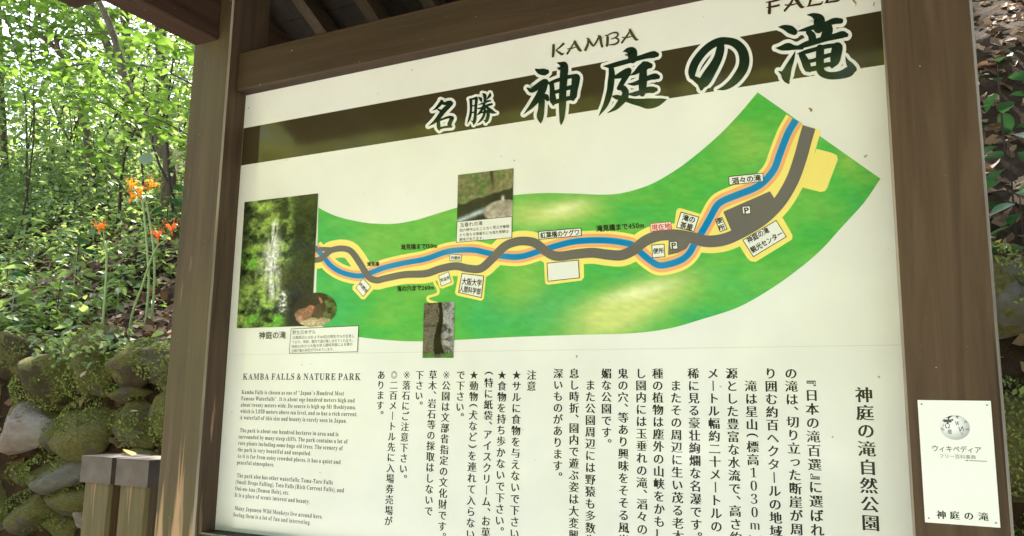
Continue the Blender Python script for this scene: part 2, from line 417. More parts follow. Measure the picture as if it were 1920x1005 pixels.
CH = {
 'kami': (970, 100, 6.7, [
  [(235,205,30),(280,228,72),(340,235,88),(368,232,66)],
  [(125,438,20),(175,465,62),(245,425,78),(310,378,82),(355,355,70),(385,365,30)],
  [(355,370,70),(310,470,95),(250,570,85),(180,660,60),(80,765,6)],
  [(300,520,75),(305,600,80),(300,700,82),(288,780,92),(290,840,60),(292,880,8)],
  [(325,520,40),(360,548,72),(380,580,46)],
  [(430,375,60),(437,440,62),(443,540,76),(450,600,84),(452,645,30)],
  [(405,378,36),(470,350,46),(560,320,50),(650,295,50),(715,290,58),(745,310,80)],
  [(735,310,110),(728,380,100),(712,460,92),(702,540,90),(698,575,50)],
  [(450,492,46),(500,480,46),(570,455,50),(650,432,54),(700,415,50)],
  [(450,620,50),(510,600,56),(600,575,56),(690,555,60)],
  [(495,118,8),(535,128,40),(580,150,100),(588,200,104),(582,300,100),(576,400,96),(570,500,94),(568,600,92),(565,700,86),(560,800,68),(553,860,44),(548,902,6)]]),
 'niwa': (1110, 80, 6.7, [
  [(392,112,8),(445,98,66),(500,110,118),(510,150,118),(508,205,112)],
  [(150,295,16),(230,292,56),(350,260,64),(480,225,62),(600,190,62),(700,162,76),(780,148,88),(812,150,64)],
  [(240,310,66),(248,400,80),(238,500,84),(225,600,80),(200,700,76),(165,790,60),(130,850,40),(85,920,5)],
  [(300,430,50),(360,408,80),(430,370,88),(462,350,74)],
  [(450,370,88),(410,450,72),(368,520,62),(335,575,50)],
  [(340,568,54),(390,575,80),(422,625,84),(405,690,92),(350,760,80),(290,825,50),(192,884,6)],
  [(265,675,26),(310,685,60),(380,700,60)],
  [(400,705,50),(500,735,72),(600,752,96),(700,765,132),(800,755,112),(880,730,62),(937,713,8)],
  [(478,412,8),(540,380,48),(615,320,92),(680,288,108),(725,288,76)],
  [(655,270,76),(645,350,90),(640,450,105),(635,550,100),(630,640,76)],
  [(452,518,12),(530,517,50),(620,482,60),(720,440,66),(795,425,80),(825,430,60)],
  [(478,648,30),(540,645,62),(620,620,60),(700,595,78),(770,592,82),(800,590,54)]]),
 'no': (1275, 60, 8.373, [
  [(640,190,110),(632,280,130),(600,400,134),(540,520,148),(460,650,170),(400,750,176),(350,830,140),(335,890,60)],
  [(190,700,90),(190,620,124),(235,490,128),(340,340,124),(470,220,122),(610,150,122),(740,140,116),(870,180,138),(970,280,152),(1010,420,160),(990,560,156),(915,690,146),(815,800,118),(700,875,76),(582,907,6)],
  [(165,690,50),(250,745,90),(330,790,130)]]),
 'taki': (1440, 0, 6.283, [
  [(122,317,8),(190,322,60),(260,348,98),(308,375,82)],
  [(88,566,6),(160,565,62),(240,550,92),(310,560,58),(400,560,50)],
  [(322,600,5),(285,700,50),(240,800,84),(212,880,112),(222,940,80),(240,975,30)],
  [(122,838,8),(180,872,60)],
  [(460,176,6),(530,180,58),(600,225,126),(600,280,126),(592,340,110)],
  [(360,366,16),(450,345,48),(560,315,60),(680,282,60),(780,248,76),(855,247,66)],
  [(480,380,70),(515,420,90),(525,480,90)],
  [(700,320,120),(700,370,124),(660,450,90)],
  [(345,562,40),(450,522,70),(560,490,70),(680,455,70),(800,427,76),(880,407,84),(920,412,56)],
  [(400,650,76),(436,720,92),(462,790,92),(490,830,46)],
  [(345,636,10),(440,612,50),(560,580,50),(680,548,54),(790,535,52),(830,550,60)],
  [(818,560,128),(802,640,128),(786,720,112),(755,780,50)],
  [(450,725,46),(530,713,46),(690,658,50),(760,640,46)],
  [(460,815,66),(530,810,62),(600,790,56),(690,762,56),(770,755,50)],
  [(615,570,95),(612,650,95),(612,750,95),(615,820,95),(650,868,88),(740,893,88),(860,880,98),(950,845,120),(1000,808,84)],
  [(1010,815,74),(965,765,74),(932,715,38),(914,665,5)]]),
 'mei': (790, 160, 10.05, [
  [(365,280,24),(385,310,72),(330,380,60),(270,440,40),(205,475,5)],
  [(390,330,60),(440,345,60),(500,320,60),(545,325,84)],
  [(555,340,92),(500,400,92),(420,480,95),(360,560,90),(300,640,80),(220,710,50),(130,770,5)],
  [(310,450,30),(360,478,46),(400,488,44)],
  [(315,650,60),(322,720,70),(328,800,70),(340,845,20)],
  [(320,668,40),(420,630,40),(520,598,50),(575,612,70)],
  [(575,620,86),(545,690,76),(530,740,80),(560,780,40)],
  [(330,815,50),(430,790,40),(520,778,46),(570,778,36)]]),
 'sho': (790, 160, 10.05, [
  [(932,270,56),(935,350,50),(935,450,48),(925,550,48),(900,640,42),(865,730,4)],
  [(900,262,16),(960,258,36),(1035,240,56)],
  [(1038,250,56),(1030,350,54),(1023,450,54),(1015,560,56),(1005,650,64),(990,710,50),(985,745,6)],
  [(930,668,10),(990,690,44)],
  [(950,392,28),(1010,376,28)], [(950,515,28),(1010,500,28)],
  [(1075,222,16),(1115,255,56),(1128,298,36)],
  [(1150,152,16),(1190,185,66),(1200,250,56),(1190,330,46),(1160,420,54),(1100,520,46),(1050,552,14)],
  [(1295,150,24),(1290,190,54),(1240,255,24)],
  [(1080,362,16),(1150,342,36),(1240,302,42),(1305,292,28)],
  [(1070,440,26),(1180,412,46),(1260,372,46),(1328,354,42)],
  [(1200,380,36),(1260,435,56),(1320,490,76),(1370,513,46),(1420,520,5)],
  [(1120,520,16),(1180,508,44),(1248,495,66),(1258,560,66),(1240,640,66),(1215,690,44),(1210,712,8)],
  [(1165,650,8),(1210,672,36)],
  [(1195,445,46),(1188,540,48),(1150,620,48),(1100,680,32),(1055,712,5)]]),
}
for ci, (nm, (ox, oy, sc, strokes)) in enumerate(CH.items()):
    hal = Print(); cor = Print()
    wide = {'kami': 78, 'niwa': 72, 'no': 104, 'taki': 84, 'mei': 106, 'sho': 92}[nm]
    for si, st in enumerate(strokes):
        P = [(ox + x / sc, oy + y / sc, w / sc) for x, y, w in st]
        if len(P) == 2: P = [P[0], tuple((np.array(P[0]) + np.array(P[1])) / 2), P[1]]
        cor.ribbon(P, 9 * K + si * 1.2e-5, step=1.2)
        hal.ribbon([(x, y, w + wide / sc) for x, y, w in P], 4 * K + si * 1.2e-5, step=1.6)
    tc_ = cor.done('title_character', I_dgreen)
    hal.done('title_outline', I_halo)
LAT = {
 'a': (1020, 40, 10.1, [
  [(180,450,50),(178,560,55),(168,665,46)],[(368,425,48),(300,490,35),(225,548,18)],[(225,548,18),(290,595,45),(340,622,48),(382,606,12)],
  [(588,368,20),(530,470,30),(440,612,42)],[(582,385,50),(620,460,60),(680,545,58),(718,552,14)],[(445,522,20),(520,512,28),(605,488,18)],
  [(805,320,12),(838,335,40),(830,430,45),(785,540,54)],[(850,345,40),(900,430,45),(940,462,34),(990,390,38),(1045,285,34)],[(1020,270,16),(1063,292,50),(1080,400,50),(1100,475,50)],
  [(1205,300,50),(1200,400,50),(1190,460,48)],[(1155,262,16),(1190,268,28),(1290,222,28),(1375,215,38),(1400,258,36),(1350,308,28),(1275,335,20)],[(1340,312,24),(1398,335,38),(1408,385,40),(1350,430,38),(1225,448,20)],
  [(1642,148,20),(1580,260,34),(1475,403,40)],[(1627,165,50),(1680,260,56),(1742,342,50),(1787,342,12)],[(1485,305,22),(1560,308,28),(1680,280,16)]]),
 'b': (1420, 0, 8, [
  [(185,30,40),(185,110,46),(180,192,50)],[(130,35,12),(200,25,30),(290,5,30),(365,-12,16)],[(140,112,12),(230,100,30),(325,78,32)],
  [(560,-70,20),(500,50,34),(410,160,34)],[(548,-60,45),(600,20,56),(660,98,50),(707,103,10)],[(420,75,22),(500,75,24),(600,52,16)],
  [(822,-90,30),(800,0,36),(775,80,34)],[(748,97,16),(850,75,30),(950,58,30),(985,18,8)],
  [(1100,-140,30),(1070,-40,36),(1040,28,34)],[(1015,44,16),(1110,26,30),(1210,8,30),(1250,-30,8)],
  [(1490,-210,24),(1420,-220,30),(1380,-180,40),(1430,-145,40),(1455,-110,40),(1405,-78,34),(1325,-70,20)]])}
for nm, (ox, oy, sc, strokes) in LAT.items():
    cor = Print()
    for si, st in enumerate(strokes):
        P = [(ox + x / sc, oy + y / sc, w / sc) for x, y, w in st]
        cor.ribbon(P, 9 * K + si * 1.2e-5, step=1.0)
    cor.done('title_word', I_kamba if nm == 'a' else ink('print_umber', (62, 44, 30)))
M_stain = ink('stain_brown', (150, 104, 66))
for mk in ([(1598, -2, 3), (1602, 3, 3.4), (1605, 7, 1.5), (1604, 11, .6)], [(1640, 4, 1), (1638, 9, 2), (1639, 11, .6)], [(1517, 203, 2.5), (1521, 206, 5), (1520, 209, 2)]):
    st = Print(); st.ribbon(mk, 2 * K, step=.8); st.done('dirt_mark', M_stain)

# ---- the valley map
up = [(597,389.5),(620,401),(643,409),(670,415),(698,419),(738,419.5),(778,413),(818,401),(856,389.5),(910,375),(963,366),(1020,362),(1079,363),(1131,365),(1171,361),(1219,346),(1262,322),(1298,296),(1345,256),(1384,216),(1420.5,173)]
lo = [(591,606),(612,615),(640,624),(674,632),(738,638.5),(790,640),(854,637.5),(960,632),(1079,628),(1183,625),(1254,616),(1318,598),(1382,577),(1437,547),(1489,511),(1537,471),(1581,423),(1620,380),(1651,335)]
def resample(pts, n):
    L = smooth_line(np.array(pts, float), 4); d = np.r_[0, np.cumsum(np.linalg.norm(np.diff(L, axis=0), axis=1))]
    t = np.linspace(0, d[-1], n); return np.stack([np.interp(t, d, L[:, 0]), np.interp(t, d, L[:, 1])], 1)
NU, NV = 300, 80
U_, L_ = resample(up, NU), resample(lo, NU)
tt = np.linspace(0, 1, NV)[:, None, None]
G2 = U_[None] * (1 - tt) + L_[None] * tt
px_, py_ = G2[..., 0].ravel(), G2[..., 1].ravel()
def gs(cx, cy, sx, sy, rot=0):
    dx, dy = px_ - cx, py_ - cy; c, s = math.cos(rot), math.sin(rot)
    u, v = (dx * c + dy * s) / sx, (-dx * s + dy * c) / sy
    return np.exp(-(u * u + v * v))
nA = fbm(px_ / 90, py_ / 40, 5, 5); nB = fbm(px_ / 14, py_ / 6, 9, 3)
base = lin((72, 172, 62)) * np.ones((len(px_), 3))
def blend(c, col, k): k = np.clip(k, 0, 1)[:, None]; return c * (1 - k) + lin(col) * k
base = blend(base, (112, 178, 70), np.clip((nA - .45) * 3.2, 0, 1) * .8)
base = blend(base, (50, 168, 84), np.clip((.47 - nA) * 4, 0, 1) * .7)
base = blend(base, (40, 166, 92), gs(1015, 575, 60, 45) * .95 + gs(640, 490, 60, 60) * .5 + gs(920, 600, 50, 30) * .6 + gs(1320, 590, 50, 22) * .6 + gs(620, 590, 60, 40) * .5)
base = blend(base, (196, 208, 118), gs(1060, 395, 60, 22, -.2) * .95 + gs(1135, 600, 70, 40, -.2) * .8 + gs(1210, 560, 90, 34, -.35) * .95 + gs(985, 400, 40, 30) * .5)
base = blend(base, (226, 230, 176), gs(1195, 548, 60, 12, -.25) * .8 + gs(1055, 392, 34, 9, -.25) * .7)
base = blend(base, (150, 186, 70), gs(1400, 275, 50, 40) * .5 + gs(700, 470, 60, 40) * .3 + gs(975, 545, 50, 40) * .5 + gs(1590, 300, 20, 20) * .6)
base = blend(base, (60, 168, 50), gs(1410, 200, 60, 30) * .8 + gs(1540, 440, 60, 60) * .3)
lum_ = base.mean(1, keepdims=True); base = (lum_ + (base - lum_) * .95) * 1.06 + .012
base *= (1 + (nB - .5) * .32)[:, None]
vv = np.array([W(x, y, -1.5 * K) for x, y in zip(px_, py_)])
idx = np.arange(NU * NV).reshape(NV, NU)
Fq = np.stack([idx[:-1, :-1].ravel(), idx[:-1, 1:].ravel(), idx[1:, 1:].ravel(), idx[1:, :-1].ravel()], 1)
M_print = vcol('print_photographic')
make('green_valley_map', vv, Fq.tolist(), M_print, panel, colors=base)

river = [(590,463),(607,482),(619,497),(637,509),(659,516),(679,517),(699,510),(722,501.5),(758,493),(798,485.5),(834,473),(858,469),(890,469),(913,474),(945,480.5),(977,481),(1011,471),(1040,462),(1071,454),(1099,451),(1139,451),(1170,455),(1187,460),(1203,475),(1220,489),(1236,497.5),(1256,495),(1278,487),(1292,475),(1303,456),(1314,439),(1330,411),(1344,386),(1358,375.5),(1384,365),(1414,353),(1434,339),(1452,316),(1462,289),(1477,251),(1492,225)]
road = [(589,488),(600,486),(610,478),(622,469),(643,466),(659,472),(675,494),(691,519),(706,525.5),(722,522),(758,515),(798,513),(826,504),(854,499),(878,503.5),(901,503.5),(921,487),(945,463),(965,454),(984,452),(1004,456),(1023,471),(1044,480.5),(1079,476.5),(1111,474),(1139,477.5),(1165,478.5),(1187,469),(1211,451),(1238,441.5),(1270,441),(1298,446),(1326,452.5),(1358,449),(1390,435),(1429,411),(1461,379),(1485,339),(1500,298),(1510,262),(1517,238)]
def wv(pts, w0, w1):       # width grows to the right (nearer side) of the panel
    return [(x, y, w0 + (w1 - w0) * (x - 590) / 930) for x, y in pts]
yl = Print()
yl.ribbon(wv(river, 30, 41), 2 * K, cap=False); yl.ribbon(wv(road, 33, 47), 2.15 * K, cap=False)
bays = [[(1531,279),(1560,286.5),(1569,291),(1571,299),(1551,352),(1547,358),(1539,360),(1503,351)],
        [(1383,455),(1462,408),(1468,409),(1486,441),(1485,449),(1417,491),(1408,490),(1401,484)],
        [(1268,395),(1271,391),(1275,390),(1316,402),(1317,410),(1300,445),(1262,440)],
        [(1019,478),(1094,478),(1095,520),(1090,526),(1027,534),(1022,531)],
        [(861,506),(912,512),(907,560),(902,564),(857,554),(853,549)],
        [(816,515),(845,503),(851,530),(849,534),(829,541),(824,539)],
        [(680,515),(701,537),(700,543),(684,561),(678,561),(661,543),(661,537)],
        [(1215,455),(1251,450),(1256,484),(1238,505),(1210,480)],
        [(1335,415),(1360,400),(1372,436),(1350,445),(1325,440)],
        [(1430,350),(1480,290),(1500,290),(1470,370),(1440,376)]]
for i, bq in enumerate(bays): yl.poly(bq, (2.3 + i * .12) * K)
yl.ribbon([(812,515,5),(815,530,5),(821,541,5),(821,550,5),(812,554,5),(803,557,5),(803,563,5),(812,567,5),(818,568,5)], 3.6 * K, step=1.5)
yl.done('map_verge', I_yellow)
orr = Print(); orr.ribbon(wv(river, 18.5, 29), 5 * K, cap=False); orr.done('map_river_bank', I_orange)
lb = Print(); lb.ribbon(wv(river, 10.5, 15.5), 5.5 * K, cap=False); lb.done('map_river_edge', I_lblue)
bl = Print(); bl.ribbon(wv(river, 9, 13), 6 * K, cap=False); bl.done('map_river', I_blue)
rd = Print(); rd.ribbon(wv(road, 10.5, 25), 7 * K, cap=False)
rd.ribbon([(589,469,8),(604,467,8),(622,468,9),(632,467,10)], 7.2 * K, cap=False)
rd.poly([(1356,397),(1443.5,358.5),(1452,372),(1473,352),(1478,372),(1430,425),(1373,452),(1340,450),(1371,432)], 7.4 * K)
rd.poly([(1252.5,478.5),(1254,446),(1300,446),(1287,466),(1272,474)], 7.5 * K)
rd.done('map_road', I_grey)

# ---- lettering
TXT = {}
def glyph(ch):
    if ch in TXT: return TXT[ch]
    c = bpy.data.curves.new('g', 'FONT'); c.body = ch; c.resolution_u = 3; c.fill_mode = 'FRONT'
    o = bpy.data.objects.new('g', c); COL.objects.link(o)
    c2 = bpy.data.curves.new('g', 'FONT'); c2.body = ch + '|'; c2.resolution_u = 1
    o2 = bpy.data.objects.new('g', c2); COL.objects.link(o2)
    dg = bpy.context.evaluated_depsgraph_get(); dg.update()
    me = bpy.data.meshes.new_from_object(o.evaluated_get(dg)); me2 = bpy.data.meshes.new_from_object(o2.evaluated_get(dg))
    bm = bmesh.new(); bm.from_mesh(me); bmesh.ops.remove_doubles(bm, verts=bm.verts, dist=1e-5)
    bm.verts.ensure_lookup_table(); bm.verts.index_update()
    V = np.array([[v.co.x, v.co.y] for v in bm.verts]) if len(bm.verts) else np.zeros((0, 2))
    Fc = [[v.index for v in f.verts] for f in bm.faces]
    nor = np.zeros_like(V); edges = []
    for e in bm.edges:
        if len(e.link_faces) != 1: continue
        a_, b2 = e.verts[0].index, e.verts[1].index
        cen = e.link_faces[0].calc_center_median(); t = V[b2] - V[a_]; L = np.linalg.norm(t)
        if L < 1e-6: continue
        n = np.array([t[1], -t[0]]) / L
        if np.dot(n, np.array([cen.x, cen.y]) - V[a_]) > 0: n = -n
        nor[a_] += n; nor[b2] += n; edges.append((a_, b2, n, L))
    ln = np.linalg.norm(nor, axis=1, keepdims=True); nn = nor / np.maximum(ln, 1e-6)
    miter = np.clip(2.0 / np.maximum(ln, .9), .7, 1.6)
    # small triangles at the right end of horizontal strokes (printed Ming style)
    adj = {}
    for a_, b2, n, L in edges: adj.setdefault(a_, []).append(b2); adj.setdefault(b2, []).append(a_)
    uro = []
    if ord(ch) > 0x3400 or ch in '々':
        for a_, b2, n, L in edges:
            if .045 < L < .10 and n[0] > .97:
                hi_, lo_ = (a_, b2) if V[a_][1] > V[b2][1] else (b2, a_)
                o_ = [k for k in adj[hi_] if k != lo_]
                if o_ and V[o_[0]][0] < V[hi_][0] - .09 and abs(V[o_[0]][1] - V[hi_][1]) < .02:
                    uro.append(V[hi_].copy())
    adv = (max(v.co.x for v in me2.vertices) - .0) if len(me2.vertices) else .5
    bm.free()
    TXT[ch] = (V, nn * miter, Fc, uro, adv)
    for q in (o, o2): bpy.data.objects.remove(q)
    return TXT[ch]
bar_w = None
def advance(ch):
    global bar_w
    if bar_w is None: bar_w = glyph('|')[4]; 
    c = bpy.data.curves.get('adv')
    return glyph(ch)[4]
def style(ch, kind):
    V, n, F, uro, adv = glyph(ch)
    if len(V) == 0: return V, F
    if kind == 'ming':
        big = ord(ch) > 0x3400 or ch in '々'
        dx, dy = (.036, -.004) if big else (.030, .006)
        P = V + n * np.array([dx, dy]); P = P.copy(); F = [list(f) for f in F]
        add = []
        for u in uro:
            b0 = len(P) + len(add)
            u = u + np.array([.012, -.012])
            add += [u + (-.115, -.002), u + (.006, -.01), u + (-.035, .062)]
            F.append([b0, b0 + 1, b0 + 2])
        if add: P = np.vstack([P, np.array(add)])
        return P, F
    d = {'bold': .026, 'heavy': .034, 'plain': .008, 'thin': -.012}[kind]
    return V + n * d, F
SMALLK = 'っゃゅょッィ'
def column(name, text, xb, z0, pitch, size, mat, squeeze=1.0, parent=None, kind='ming', off=2 * K, y0=0.0):
    """vertical line of type: xb centre line, z0 centre of the first character, all in metres on the panel"""
    V = []; F = []; z = z0 + pitch / 2
    for ch in text:
        if ch == '　': z -= pitch; continue
        adv = pitch
        P, Fc = style(ch, 'thin' if ch in '◎※' or ch in MBSET else kind); P = P.copy()
        if ch in '◎※' : 
            c_ = (P.max(0) + P.min(0)) / 2; P = (P - c_) * (1.0 if ch == '◎' else 1.45)
        elif ch == 'ー':
            P = P - np.array([.5, .385]); P = np.stack([P[:, 1], -P[:, 0]], 1)
        elif ch in '（）『』「」':
            c_ = (P.max(0) + P.min(0)) / 2; P = P - c_; P = np.stack([P[:, 1], -P[:, 0]], 1); adv = pitch * .72
        elif ch in '、。':
            c_ = (P.max(0) + P.min(0)) / 2; P = P - c_ + np.array([.30, .18 if ch == '、' else .16]); adv = pitch * .72
        elif ch < '\u0250' or ch in MBSET:
            c_ = (P.max(0) + P.min(0)) / 2; P = (P - c_) * np.array([1.1, 1.12]) + (0, .02)
            if ch == mb('m'): P[:, 1] -= .06
        else:
            P = P - np.array([.5, .385])
            if ch in SMALLK: P = P + np.array([.06, .06])
        if ch in '、。': zc = z - adv * .5
        else: zc = z - adv / 2
        b0 = len(V)
        for q in P: V.append((xb + q[0] * size * squeeze, y0 - off, zc + q[1] * size))
        F += [[i + b0 for i in f] for f in Fc]
        z -= adv
    return make(name, V, F, mat, parent or panel)
def mb(s):
    r = ''
    for ch in s:
        if 'A' <= ch <= 'Z': r += chr(0x1D400 + ord(ch) - 65)
        elif 'a' <= ch <= 'z': r += chr(0x1D41A + ord(ch) - 97)
        elif '0' <= ch <= '9': r += chr(0x1D7CE + ord(ch) - 48)
        else: r += ch
    return r
MBSET = set(mb('ABCDEFGHIJKLMNOPQRSTUVWXYZabcdefghijklmnopqrstuvwxyz0123456789'))
def line_mesh(text, kind):
    """horizontal string laid from x=0; returns verts, faces, width"""
    V = []; F = []; x = 0
    for ch in text:
        if ch == ' ': x += .27; continue
        P, Fc = style(ch, kind)
        if len(P) == 0: x += .3; continue
        cjk = ord(ch) > 0x2E00 and ord(ch) < 0xFFFF or ch in '々'
        if cjk: adv = 1.0 if ch not in '、。' else .9; dx = 0
        else: dx = -P[:, 0].min() + .055; adv = P[:, 0].max() - P[:, 0].min() + .11
        b0 = len(V); V += [(x + dx + q[0], q[1]) for q in P]; F += [[i + b0 for i in f] for f in Fc]; x += adv
    return np.array(V), F, x
def text_px(name, text, A, B, h, mat, kind='bold', off=10 * K, parent=None, base=0.38):
    """string whose mid line runs from photo point A to B on the panel; h = type size in photo pixels measured upright"""
    V, F, w = line_mesh(text, kind)
    A = np.array(A, float); B = np.array(B, float); d = (B - A); dn = d / np.linalg.norm(d)
    upv = np.array([dn[1], -dn[0]])
    # keep strokes upright in the plane of the panel: for nearly level text use the local vertical of the print
    pts = A[None] + V[:, :1] / w * d[None] + (V[:, 1:] - base) * h * upv[None]
    vs = [tuple(W(x, y, -off)) for x, y in pts]
    return make(name, vs, F, mat, parent or panel)
def quad_px(P, off, col_in, col_edge, edge=1.3, parent=None, name='map_label'):
    pr = Print(); pr.poly(P, off); pr.done(name + '_frame', col_edge, parent)
    C = np.mean(P, 0); 
    Q = []
    n = len(P)
    for i in range(n):
        p = np.array(P[i]); a_ = np.array(P[i - 1]) - p; b2 = np.array(P[(i + 1) % n]) - p
        a_ = a_ / np.linalg.norm(a_); b2 = b2 / np.linalg.norm(b2)
        Q.append(tuple(p + (a_ + b2) * edge))
    pr = Print(); pr.poly(Q, off + .5 * K); pr.done(name, col_in, parent)
labels = [
 ([(1366,330.5),(1431,324),(1432,340.5),(1367,347.6)], [('滔々の滝', (1372,339.5),(1427,333), 13)], I_black),
 ([(1392,450),(1455.5,412.5),(1475,444),(1412.5,482)], [('神庭の滝', (1401,452),(1441,430), 13), ('観光センター', (1408,470),(1467,436), 13)], I_black),
 ([(1340,411),(1354,407),(1364,430),(1350,435)], [('便', (1343,416),(1354.5,412), 11), ('所', (1347.5,428),(1359,424), 11)], I_black),
 ([(1276.5,397),(1311,406.5),(1301.5,435),(1267.6,426.5)], [('滝の', (1279.5,407),(1304,413), 13), ('茶屋', (1275.5,421),(1299,427), 13)], I_black),
 ([(1218.7,419),(1258.5,415),(1259.7,430.5),(1220,434.5)], [('現在地', (1221.5,427),(1257.5,423), 12)], I_red),
 ([(1221.5,459),(1245.7,457),(1247.4,482),(1222.7,484)], [('便所', (1224,471),(1245,469.5), 11)], I_black),
 ([(1255,453),(1270,452),(1271.6,467),(1256.5,468)], [('P', (1258,460.5),(1268.5,459.5), 15)], I_black),
 ([(1391,386.6),(1407,385.5),(1408,401),(1392,402)], [('P', (1394.5,394.5),(1405,393.5), 15)], I_black),
 ([(1009,433.6),(1089.7,427),(1091,442.4),(1010,449.5)], [('紅葉橋のケグワ', (1013,441.5),(1087,435), 12)], I_black),
 ([(1025,493),(1085,487),(1087,521.5),(1027,528)], [], I_black),
 ([(865.8,512),(907.6,517),(902.8,558.7),(859,548.7)], [('大阪大学', (866,527),(903.5,531), 14), ('人間科学部', (861.5,541),(901.5,547), 13)], I_black),
 ([(822,517),(841,509),(847,529),(827,537)], [('料金所', (826,526),(843,520), 7)], I_black),
 ([(843,476),(866,478),(865,490),(842.7,489)], [('休憩所', (845.5,483),(863.5,484), 7)], I_black),
 ([(680.7,521),(695.4,538),(680.7,556.7),(666.8,539.6)], [('休憩所', (674.5,530.5),(688,548), 7)], I_black)]
for i, (P, tx, c) in enumerate(labels):
    quad_px(P, (8 + .1 * i) * K, PAPER, c if c is I_red else I_black, .9 if i > 10 else 1.3)
    for t, A, B, h in tx: text_px('map_lettering', t, A, B, h, c, 'bold', 10 * K)
text_px('map_lettering', '滝見橋まで150m', (751,463.5),(820,460.5), 11, I_black, 'bold')
text_px('map_lettering', '滝見橋', (688,495.5),(711,494.5), 9, I_black, 'bold')
text_px('map_lettering', '鬼の穴まで260m', (744,541.5),(814,538.5), 11, I_black, 'bold')
text_px('map_lettering', '滝見橋まで450m', (1118,429),(1208,421.5), 13, I_black, 'bold')
text_px('photo_caption', '神庭の滝', (485,629),(536,628), 15, I_black, 'plain')
quad_px([(856.6,415.4),(960.5,405.5),(960,446),(855,455)], 12 * K, PAPER, I_black, 1.0, name='caption_card')
for t, A, B, h in (('玉垂れの滝', (862,422),(905,418.5), 9), ('四六時中止むことなく草ぶき屋根', (861.5,432),(955,424), 6.6),
                   ('から落ちる雨垂れにも似た奇観は', (861,441),(954,433.3), 6.6), ('興味があります。', (861,449.5),(910,445.6), 6.6)):
    text_px('photo_caption', t, A, B, h, I_black, 'plain', 14 * K)
quad_px([(545.4,616.4),(672.7,610.4),(670.7,660),(541.8,663)], 12 * K, PAPER, I_black, 1.0, name='caption_card')
for t, A, B, h in (('野生日本ザル', (548,623.5),(592,622), 8.5), ('公園周辺にはおよそ160匹の野生ザルが生息し', (548,633),(665,629.8), 6.6),
                   ('ており、時折、園内で遊び楽しませてくれます。', (547.5,641.5),(664,638), 6.6), ('昭和32年から大阪大学人間科学部による猿の', (547,650),(661,645), 6.6),
                   ('比較行動の研究が行われています。', (546.5,657.8),(628,654.5), 6.6)):
    text_px('photo_caption', t, A, B, h, I_grey2, 'plain', 14 * K)

# ---- printed photographs
def photo(name, P, nu, nv, fn, off, mask=None, label=None):
    P = np.array(P, float)          # top-left, top-right, bottom-right, bottom-left
    u, v = np.meshgrid(np.linspace(0, 1, nu), np.linspace(0, 1, nv)); u = u.ravel(); v = v.ravel()
    xy = (P[0][None] * ((1 - u) * (1 - v))[:, None] + P[1][None] * (u * (1 - v))[:, None] + P[2][None] * (u * v)[:, None] + P[3][None] * ((1 - u) * v)[:, None])
    vs = np.array([W(x, y, -off) for x, y in xy]); cols = lin(np.clip(fn(u, v), 0, 255))
    idx = np.arange(nu * nv).reshape(nv, nu)
    Fq = np.stack([idx[:-1, :-1].ravel(), idx[:-1, 1:].ravel(), idx[1:, 1:].ravel(), idx[1:, :-1].ravel()], 1)
    if mask is not None:
        mk = mask(u, v); Fq = Fq[mk[Fq].all(1)]
    o = make(name, vs, Fq.tolist(), M_print, panel, colors=cols)
    if label: o['label'] = label
    return o
def mixv(c, col, k): k = np.clip(k, 0, 1)[:, None]; return c * (1 - k) + np.array(col, float) * k
def sm(a, b, x): t = np.clip((x - a) / (b - a), 0, 1); return t * t * (3 - 2 * t)
def f_fall(u, v):
    n1 = fbm(u * 9, v * 16, 1, 5); n2 = fbm(u * 34, v * 60, 2, 3); n3 = fbm(u * 3.2, v * 5, 4, 2)
    c = np.ones((len(u), 3)) * np.array([92, 112, 58])
    c = mixv(c, (146, 172, 84), (n1 - .42) * 4); c = mixv(c, (34, 44, 26), (.47 - n1) * 6)
    c = mixv(c, (30, 36, 24), sm(.60, .80, u + .08 * n3) * .8 + sm(.16, .02, u) * .7 * sm(.9, .5, v))
    c = mixv(c, (44, 46, 30), sm(.50, .58, u) * sm(.45, .6, v) * .8)
    cx = .385 + .10 * v + .03 * np.sin(v * 9); wd = .035 + .085 * sm(.15, .5, v) - .06 * sm(.5, .8, v)
    k = np.exp(-((u - cx) / wd) ** 2) * sm(.14, .22, v) * sm(.83, .74, v); st = .35 + .5 * fbm(u * 38, v * 12, 8, 4)
    c = mixv(c, (216, 218, 212), k ** .8 * np.clip((fbm(u * 34, v * 8, 8, 4) - .30) * 3.4, 0, 1))
    c = mixv(c, (220, 222, 214), np.exp(-((u - .60) / .055) ** 2) * sm(.70, .76, v) * sm(.92, .84, v) * (n2 * 2 - .3))
    c = mixv(c, (104, 168, 56), (n1 - .36) * 4 * (sm(.82, .92, v) * sm(.70, .5, u) * sm(.08, .16, u) + sm(.36, .44, v) * sm(.6, .48, v) * sm(.28, .16, u)))
    c = mixv(c, (34, 32, 24), sm(.66, .74, u) * sm(.68, .8, v) * .9)
    return c * (.62 + .76 * n2)[:, None]
photo('waterfall_photo', [(458.6,379),(596.3,362.5),(584,611),(443.5,615.6)], 120, 210, f_fall, 11 * K, label='printed photo of a tall white waterfall among trees')
